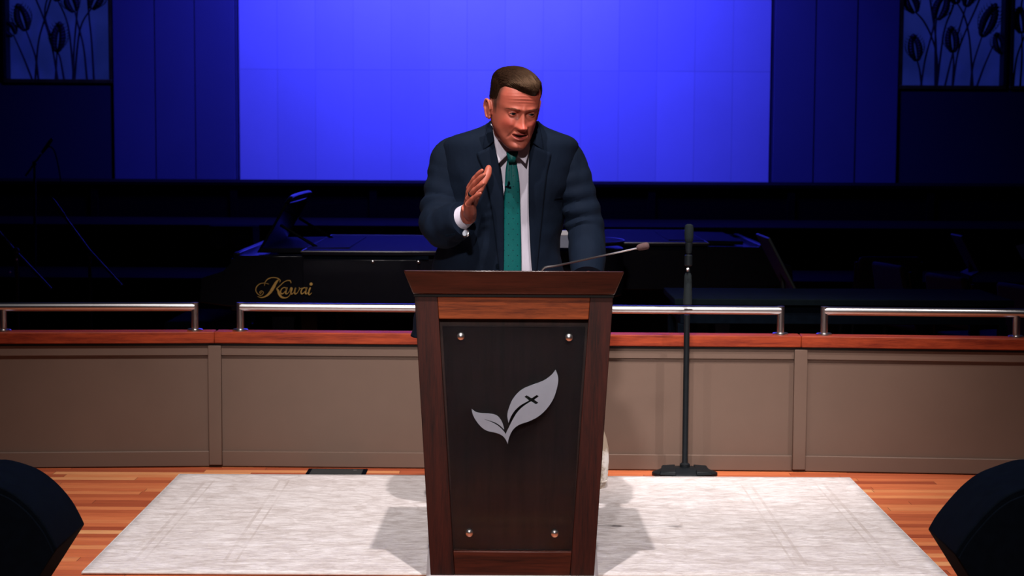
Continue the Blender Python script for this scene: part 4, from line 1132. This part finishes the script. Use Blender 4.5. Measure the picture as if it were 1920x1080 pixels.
for k in range(3200):
    x = rs.uniform(-.070, .060); y = rs.uniform(-.080, .085)
    dx, dy = rs.uniform(.35, .75), -rs.uniform(.8, 1.0)
    if x > .03: dx *= .2
    L = rs.uniform(.030, .055); n_ = 6; base = rs.uniform(-.0005, .0022); pts = []
    for i in range(n_+1):
        f = i/n_; xx = x+dx*L*f; yy = y+dy*L*f
        if (abs(xx)/.0765)**2.35+(abs(yy-.006)/.0985)**2.35 > 1: break
        p, q = cap_surface(xx, yy); a = ang_at(xx, yy, p.z)
        if p.z < hairline(a)+.002: break
        pts.append(HM @ (p+q*(cap_th(p.z, a)+base*(.4+.6*math.sin(PI*min(f+.15, 1))))))
    if len(pts) >= 3: tube(bm, pts, [.0009]*(len(pts)-1)+[.0003], 4, caps=False)
for k in range(1500):   # short clipped hair at the sides
    a = rs.choice((-1, 1))*rs.uniform(1.22, 2.7); z = rs.uniform(.015, .085)
    if z < hairline(a): continue
    p = head_pt(z, a, 0, False); q = Vector((p.x, p.y*.3, .0)).normalized(); th = cap_th(z, a)
    tube(bm, [HM @ (p+q*(th-.001)), HM @ (p+q*(th+.0003)+Vector((0, .003, -.003)))], [.0005, .0002], 3, caps=False)
P_('hair_strands', bm, M_hair, hair)

# ---- clothes
def suit_mat():
    t = NT('navy_wool'); v = t.coord(); n1 = t.noise(v, 900, 2); n2 = t.noise(t.coord((1, 1, .45)), 13, 4, .5); n3 = t.noise(v, 5, 3)
    col = t.ramp(n3, [(.3, lin(6, 15, 29)), (.7, lin(10, 21, 37))])
    f = t.math('ADD', t.math('MULTIPLY', n2, 1.0), t.math('MULTIPLY', n1, .03)); t.bump(f, .55, .012)
    return t.set(col, .85, spec=.12)
M_suit = suit_mat()
M_shirt = NT('white_shirt'); _n = M_shirt.noise(M_shirt.coord((3, 1, .5)), 14, 4, .5); M_shirt.bump(_n, .5, .006)
M_shirt = M_shirt.set(M_shirt.ramp(_n, [(.3, lin(184, 178, 192)), (.7, lin(198, 192, 206))]), .7)
JZ = [.70, .80, .97, 1.08, 1.18, 1.28, 1.38, 1.425, 1.450, 1.472, 1.490, 1.505, 1.515]
JC = [-.045, -.052, -.055, -.045, -.030, -.020, -.012, -.008, -.005, .0, .003, .005, .006]
JW = [.335, .305, .243, .224, .222, .230, .246, .247, .228, .166, .118, .094, .084]
JY = [6.47, 6.455, 6.41, 6.39, 6.37, 6.35, 6.335, 6.325, 6.32, 6.315, 6.31, 6.305, 6.30]
JD = [.19, .18, .165, .160, .158, .155, .140, .128, .118, .108, .099, .092, .086]
JN = 2.5
def ring_par(z, o=0):
    return cub(z, JZ, JC), cub(z, JZ, JW)-o, cub(z, JZ, JY), cub(z, JZ, JD)-o
def fy(x, z, o=0.0):
    """front surface of the jacket body at x,z; o>0 sits proud of it"""
    cx, w_, cy, dd = ring_par(z); q = min(abs(x-cx)/w_, .999); return cy-dd*(1-q**JN)**(1/JN)-o
VLz = [.70, .80, .97, 1.10, 1.22, 1.32, 1.38, 1.44, 1.475, 1.505, 1.515]
VL = [-.125, -.070, -.032, -.031, -.032, -.040, -.051, -.067, -.073, -.078, -.079]
VR = [.150, .115, .074, .064, .059, .058, .059, .064, .070, .078, .081]
vl = lambda z: cub(z, VLz, VL); vr = lambda z: cub(z, VLz, VR)
def ang_of(x, cx, w_):
    q = min(abs(x-cx)/w_, .999)**(JN/2); a = math.asin(q); return math.copysign(a, x-cx)
def wrinkle(p, amp):
    return amp*(noise.noise(Vector((p[0]*5, p[1]*5, p[2]*9)))*.6+noise.noise(Vector((p[0]*11+3, p[1]*11, p[2]*20)))*.4)
bm = NB(); rows = []; NR, NC = 90, 150
zs = [.70+(1.513-.70)*(j/NR) for j in range(NR+1)]
for z in zs:
    cx, w_, cy, dd = ring_par(z); a0 = ang_of(vr(z), cx, w_); a1 = 2*PI+ang_of(vl(z), cx, w_); row = []
    for k in range(NC+1):
        a = a0+(a1-a0)*k/NC; s, c = math.sin(a), math.cos(a)
        p = [cx+w_*math.copysign(abs(s)**(2/JN), s), cy-dd*math.copysign(abs(c)**(2/JN), c), z]
        wq = wrinkle(p, .011)*min(1, (1.5-z)*4)*min(1, k/12, (NC-k)/12)
        # drape folds running to the lifted elbow side
        wq += .005*math.sin((p[2]*1.0+p[0]*1.6)*38)*math.exp(-((p[0]+.17)/.09)**2)*math.exp(-((p[2]-1.12)/.16)**2)
        p[0] += s*wq; p[1] -= c*wq
        row.append(p)
    rows.append(row)
grid(bm, rows)
def sleeve(bm, J_, rad, seedv, crook):
    def wr(f, a, p):
        q = noise.noise(Vector((p.x*6+seedv, p.y*6, p.z*8)))*.008
        q += .0075*math.sin(f*62+1.6*math.cos(a+crook))*math.exp(-((f-.52)/.17)**2)*(0.6+.4*math.cos(a-crook))
        q += .003*noise.noise(Vector((math.cos(a)*2+seedv, math.sin(a)*2, f*14)))
        return q*min(1, f*8)*min(1, (1-f)*10)
    tube(bm, J_, rad, 48, 9, wr=wr)
cufL = WRL + (HWp-WRL)*.0
# right sleeve (viewer's left), bent toward the hall
sL = [J(872, 286, 6.335), J(846, 297, 6.335), J(838, 330, 6.33), J(830, 385, 6.31), J(830, 426, 6.23), J(850, 418, 6.165), J(868, 411, 6.13)]
sleeve(bm, sL, [.062, .069, .071, .072, .073, .069, .062], 1.3, 0.5)
sR = [J(1030, 286, 6.335), J(1056, 296, 6.335), J(1070, 330, 6.335), J(1085, 380, 6.33), J(1098, 430, 6.31), J(1101, 472, 6.24), J(1101, 517, 6.165)]
sleeve(bm, sR, [.062, .069, .070, .067, .066, .062, .055], 7.7, 2.2)
jk = P_('jacket', bm, M_suit)
solid(jk, .004, 1)
# lapels
def strip(zt_, zb_, inner, outer, o, n=40, m=8, roll=.006, sa=0, sb=0):
    rows = []
    for j in range(n+1):
        row = []
        for k in range(m+1):
            f = k/m; za = zt_+sa*(1-f); zb2 = zb_+sb*(1-f); z = za+(zb2-za)*j/n; xi, xo = inner(z), outer(z); x = xi+(xo-xi)*f; row.append((x, fy(x, z, o+roll*math.sin(PI*f)**.7*(1-f*.6)+.0), z))
        rows.append(row)
    return rows
for s, v in ((-1, vl), (1, vr)):
    zn = 1.402    # notch height
    if s < 0:
        out = lambda z: cub(z, [.90, .97, 1.10, 1.22, 1.33, 1.385, 1.402, 1.44], [-.036, -.046, -.062, -.080, -.104, -.128, -.131, -.118])
        outc = lambda z: cub(z, [1.395, 1.425, 1.46, 1.49, 1.512], [-.106, -.106, -.100, -.092, -.084])
    else:
        out = lambda z: cub(z, [.90, .97, 1.10, 1.22, 1.33, 1.385, 1.402, 1.44], [.080, .090, .103, .114, .126, .138, .140, .128])
        outc = lambda z: cub(z, [1.395, 1.425, 1.46, 1.49, 1.512], [.110, .110, .104, .097, .089])
    bm = NB(); grid(bm, strip(zn-.004, .90, v, out, .007, sa=.034)); l = P_('lapel', bm, M_suit, jk); solid(l, .004, 0)
    bm = NB(); grid(bm, strip(1.513, zn+.006, v, outc, .009, 20, sb=.034)); l = P_('collar_wing', bm, M_suit, jk); solid(l, .005, 0)
# suit collar round the back of the neck
bm = NB(); rows = []
for j in range(7):
    f = j/6; row = []
    for k in range(41):
        a = R(62)+(2*PI-R(124))*k/40; s, c = math.sin(a), math.cos(a); z = 1.485+.045*f*(1-.25*abs(math.cos(a/2))); rr3 = .098-.022*f
        row.append((.004+rr3*s, 6.305-rr3*.98*c, z))
    rows.append(row)
grid(bm, rows); l = P_('suit_collar', bm, M_suit, jk); solid(l, .005, 0)
# chest pocket welt, cuff buttons, front button
bm = NB(); grid(bm, [[(x, fy(x, z+.10*(x-.13), .001), z+.10*(x-.13)) for x in np.linspace(.135, .205, 8)] for z in (1.224, 1.240)]); l = P_('pocket_welt', bm, M_suit, jk); solid(l, .002, 0)
for k in range(4):
    q = J(837.5+k*4.6, 441.5-k*.8, 6.078); bm = NB(); lathe(bm, [(.001, .0), (.0045, .001), (.0045, .003), (.001, .004)], (0, 0, 0), 14, 'Y'); bm.transform(Matrix.Translation(q+Vector((0, .0, 0)))); P_('cuff_button', bm, M_black, jk)
bm = NB(); lathe(bm, [(.001, -.002), (.009, -.001), (.009, .003), (.001, .004)], (0, 0, 0), 18, 'Y'); bm.transform(Matrix.Translation((-.052, fy(-.052, .985, .004), .985))); P_('front_button', bm, M_black, jk)
# shirt: inner body, collar, cuff
bm = NB(); rows = []
for j in range(60):
    z = .78+(1.49-.78)*j/59; cx, w_, cy, dd = ring_par(z, .010); row = []
    for k in range(100):
        a = 2*PI*k/100; s, c = math.sin(a), math.cos(a); p = [cx+w_*math.copysign(abs(s)**(2/JN), s), cy-dd*math.copysign(abs(c)**(2/JN), c), z]
        wq = .003*math.sin(p[0]*150+math.sin(z*9))*max(0, c)*(noise.noise(Vector((p[0]*9, 0, z*4)))+.4); p[1] -= wq
        row.append(p)
    rows.append(row)
V = grid(bm, rows, True); bm.faces.new(V[0][::-1]); shirt = P_('shirt', bm, M_shirt)
bm = NB(); rows = []
for j in range(5):
    f = j/4; row = []
    for k in range(49):
        a = R(10)+(2*PI-R(20))*k/48; s, c = math.sin(a), math.cos(a); lift = .5+.5*math.cos(PI-a) if True else 0
        z = 1.462+.036*f+.034*(1-math.cos(a))/2; rr3 = .079-.003*f
        row.append((.005+rr3*s, 6.288-rr3*1.0*c+.02*(1-math.cos(a))/2, z))
    rows.append(row)
grid(bm, rows); l = P_('collar_band', bm, M_shirt, shirt); solid(l, .003, 0)
def wing(name, a, b, c_, d_, n=10):
    """four corners: top outer, tip, inner bottom, top inner"""
    rows = []
    for j in range(n+1):
        f = j/n; p = a.lerp(b, f); q = d_.lerp(c_, f); row = []
        for k in range(n+1):
            g_ = k/n; r = p.lerp(q, g_); r = r+Vector((0, -.006*math.sin(PI*g_)*math.sin(PI*min(f*1.1, 1)), 0)); row.append(r)
        rows.append(row)
    bm = NB(); grid(bm, rows); l = P_(name, bm, M_shirt, shirt); solid(l, .0035, 0)
wing('collar_point', J(920, 232, 6.228), J(935, 306, 6.158), J(956, 285, 6.165), J(942, 246, 6.205))
wing('collar_point', J(1003, 240, 6.232), J(985.5, 307, 6.158), J(965, 286, 6.165), J(980, 250, 6.205))
# shirt cuffs
def cuff(W, D, r0, r1, L):
    D = D.normalized(); bm = NB()
    tube(bm, [W-D*.03, W, W+D*L*.5, W+D*L], [r0, r0, (r0+r1)/2, r1], 32, 3, caps=False); c = P_('shirt_cuff', bm, M_shirt, shirt); solid(c, .003, -1)
dW = (WRL-ELL).normalized()
cuff(J(864, 410, 6.13), Vector((.75, -.50, .55)), .042, .037, .036)
cuff(WRR+Vector((0, .005, -.006)), Vector((0, -.9, -.3)), .034, .032, .030)
# tie
def tie_mat():
    t = NT('teal_silk'); tc = t.n('ShaderNodeTexCoord'); sx = t.n('ShaderNodeSeparateXYZ'); t.l(tc.outputs['Object'], sx.inputs[0])
    u = t.math('DIVIDE', sx.outputs[0], .033); v = t.math('DIVIDE', sx.outputs[2], .0195); vi = t.math('FLOOR', v)
    u2 = t.math('ADD', u, t.math('MULTIPLY', t.math('MODULO', vi, 2), .5))
    uf = t.math('SUBTRACT', t.math('FRACT', u2), .5); vf = t.math('SUBTRACT', t.math('FRACT', v), .5)
    dd = t.math('ADD', t.math('ABSOLUTE', t.math('MULTIPLY', uf, .033)), t.math('ABSOLUTE', t.math('MULTIPLY', vf, .0195)))
    m = t.math('LESS_THAN', dd, .0026)
    n = t.noise(t.coord((1, 1, 1)), 500, 3, .8); n2 = t.noise(t.coord((3, 1, 1)), 20, 3)
    base = t.ramp(n, [(.3, lin(2, 74, 76)), (.7, lin(6, 94, 92))])
    col = t.mix(m, base, (.002, .016, .03, 1)); t.bump(n2, .35, .005)
    return t.set(col, .5, spec=.25)
M_tie = tie_mat()
TZ = [.74, .775, .97, 1.18, 1.28, 1.335, 1.374, 1.388]; TW = [.002, .034, .0345, .0295, .0260, .0215, .0145, .0125]; TX = [-.006, -.004, -.001, -.001, -.001, -.003, -.004, -.004]
bm = NB(); rows = []
for j in range(60):
    z = 1.388-(1.388-.74)*j/59; w_ = cub(z, TZ, TW); xc = cub(z, TZ, TX); row = []
    for k in range(15):
        f = k/14*2-1; x = xc+w_*f
        fold = .003*math.exp(-((f+.25)/.22)**2)*max(0, min(1, (z-1.22)/.1))
        row.append((x, fy(x, z, .002)-.0055*(1-f*f)**.5+fold, z))
    rows.append(row)
grid(bm, rows); tie = P_('tie', bm, M_tie); solid(tie, .003, 0)
bm = NB(); kt = J(960.5, 284, 6.165); kb_ = J(958.5, 303, 6.158)
rows = []
for f, w_, dd in ((0, .0205, .010), (.15, .0215, .016), (.5, .018, .018), (.85, .0140, .015), (1, .0125, .008)):
    c_ = kt.lerp(kb_, f); row = []
    for k in range(20):
        a = 2*PI*k/20; row.append((c_.x+w_*math.copysign(abs(math.sin(a))**.8, math.sin(a))+.002*f, c_.y-dd*math.cos(a)*.8, c_.z+.004*math.cos(a)*(f-.3)))
    rows.append(row)
V = grid(bm, rows, True); bm.faces.new(V[0]); bm.faces.new(V[-1][::-1]); P_('tie_knot', bm, M_tie, tie)
# tie clip microphone
q = J(953, 351, 6.16); q.y = fy(q.x, q.z, .014)
bm = NB(); tube(bm, [q+Vector((-.013, 0, .0015)), q+Vector((.010, 0, -.001))], .003, 8); tube(bm, [q+Vector((-.004, 0, 0)), q+Vector((.002, -.004, .014))], [.0035, .0030], 10); ball(bm, q+Vector((.002, -.004, .016)), .0045, 10, 8)
lm_ = P_('lavalier_microphone', bm, M_black)
bm = NB(); tube(bm, [q+Vector((-.008, .002, 0)), q+Vector((-.014, .003, -.02)), Vector((vl(q.z-.05)+.002, fy(vl(q.z-.05), q.z-.05, .0), q.z-.05))], .0012, 6, 4); P_('cable', bm, M_black, lm_)
# ring, watch
pr = tipsR[2][0]; a, b = pr[0].lerp(pr[1], .42), pr[0].lerp(pr[1], .60)
bm = NB(); tube(bm, [a, b], .0112*1.0, 24, caps=False); r_ = P_('ring', bm, M_blackmetal); solid(r_, .0016, 0)
wt = J(874, 438, 6.085)
bm = NB(); lathe(bm, [(.012, -.002), (.0145, .0), (.0145, .005), (.012, .007), (.001, .0075)], (0, 0, 0), 28, 'Y')
MW = Matrix.Translation(wt) @ Matrix.Rotation(R(-35), 4, 'Z') @ Matrix.Rotation(R(-20), 4, 'X') ; bm.transform(MW); wa = P_('watch', bm, M_steel)
bm = NB(); lathe(bm, [(.0108, .0073), (.001, .0078)], (0, 0, 0), 24, 'Y'); bm.transform(MW); P_('watch_dial', bm, plain('watch_face', lin(170, 175, 185), .3), wa)
bm = NB(); ww = J(870, 414, 6.11); tube(bm, [ww+Vector((0, .012, -.028)), ww+Vector((.014, -.006, -.040)), wt+Vector((.0, .012, .004))], .006, 10, 4, ratio=.5); P_('watch_strap', bm, M_steel, wa)
# trousers, shoes
bm = NB()
M_tr = M_suit
for s, fx in ((-1, -.17), (1, .08)):
    tube(bm, [(-.05+s*.045, 6.46, .98), (-.045+s*.09, 6.46, .84), (-.045+s*.095, 6.47, .70), ((fx-.05)/2+s*.055, 6.46, .48), (fx, 6.50, .26), (fx, 6.53, .055)], [.12, .125, .108, .088, .080, .082], 28, 6,
         wr=lambda f, a, p: .004*noise.noise(Vector((p.x*8, p.y*8, p.z*10))))
P_('trousers', bm, M_tr)
M_shoe = plain('black_leather', (.010, .008, .008, 1), .25, var=.1)
for fx, tw in ((-.17, -.12), (.08, .12)):
    bm = NB(); rows = []
    for y, w_, hgt in ((.085, .008, .03), (.075, .030, .075), (.04, .037, .085), (0, .036, .088), (-.05, .040, .070), (-.10, .047, .052), (-.16, .050, .040), (-.20, .040, .034), (-.225, .020, .024), (-.232, .004, .012)):
        row = []
        for k in range(20):
            a = 2*PI*k/20; zz = max(math.sin(a), -.0)*hgt if math.sin(a) > 0 else 0
            row.append((w_*math.copysign(abs(math.cos(a))**.7, math.cos(a)), y, .022+zz if math.sin(a) >= 0 else .0125))
        rows.append(row)
    V = grid(bm, rows, True); bm.faces.new(V[0]); bm.faces.new(V[-1][::-1]); bm.transform(Matrix.Translation((fx, 6.52, 0)) @ Matrix.Rotation(tw, 4, 'Z')); P_('shoe', bm, M_shoe)
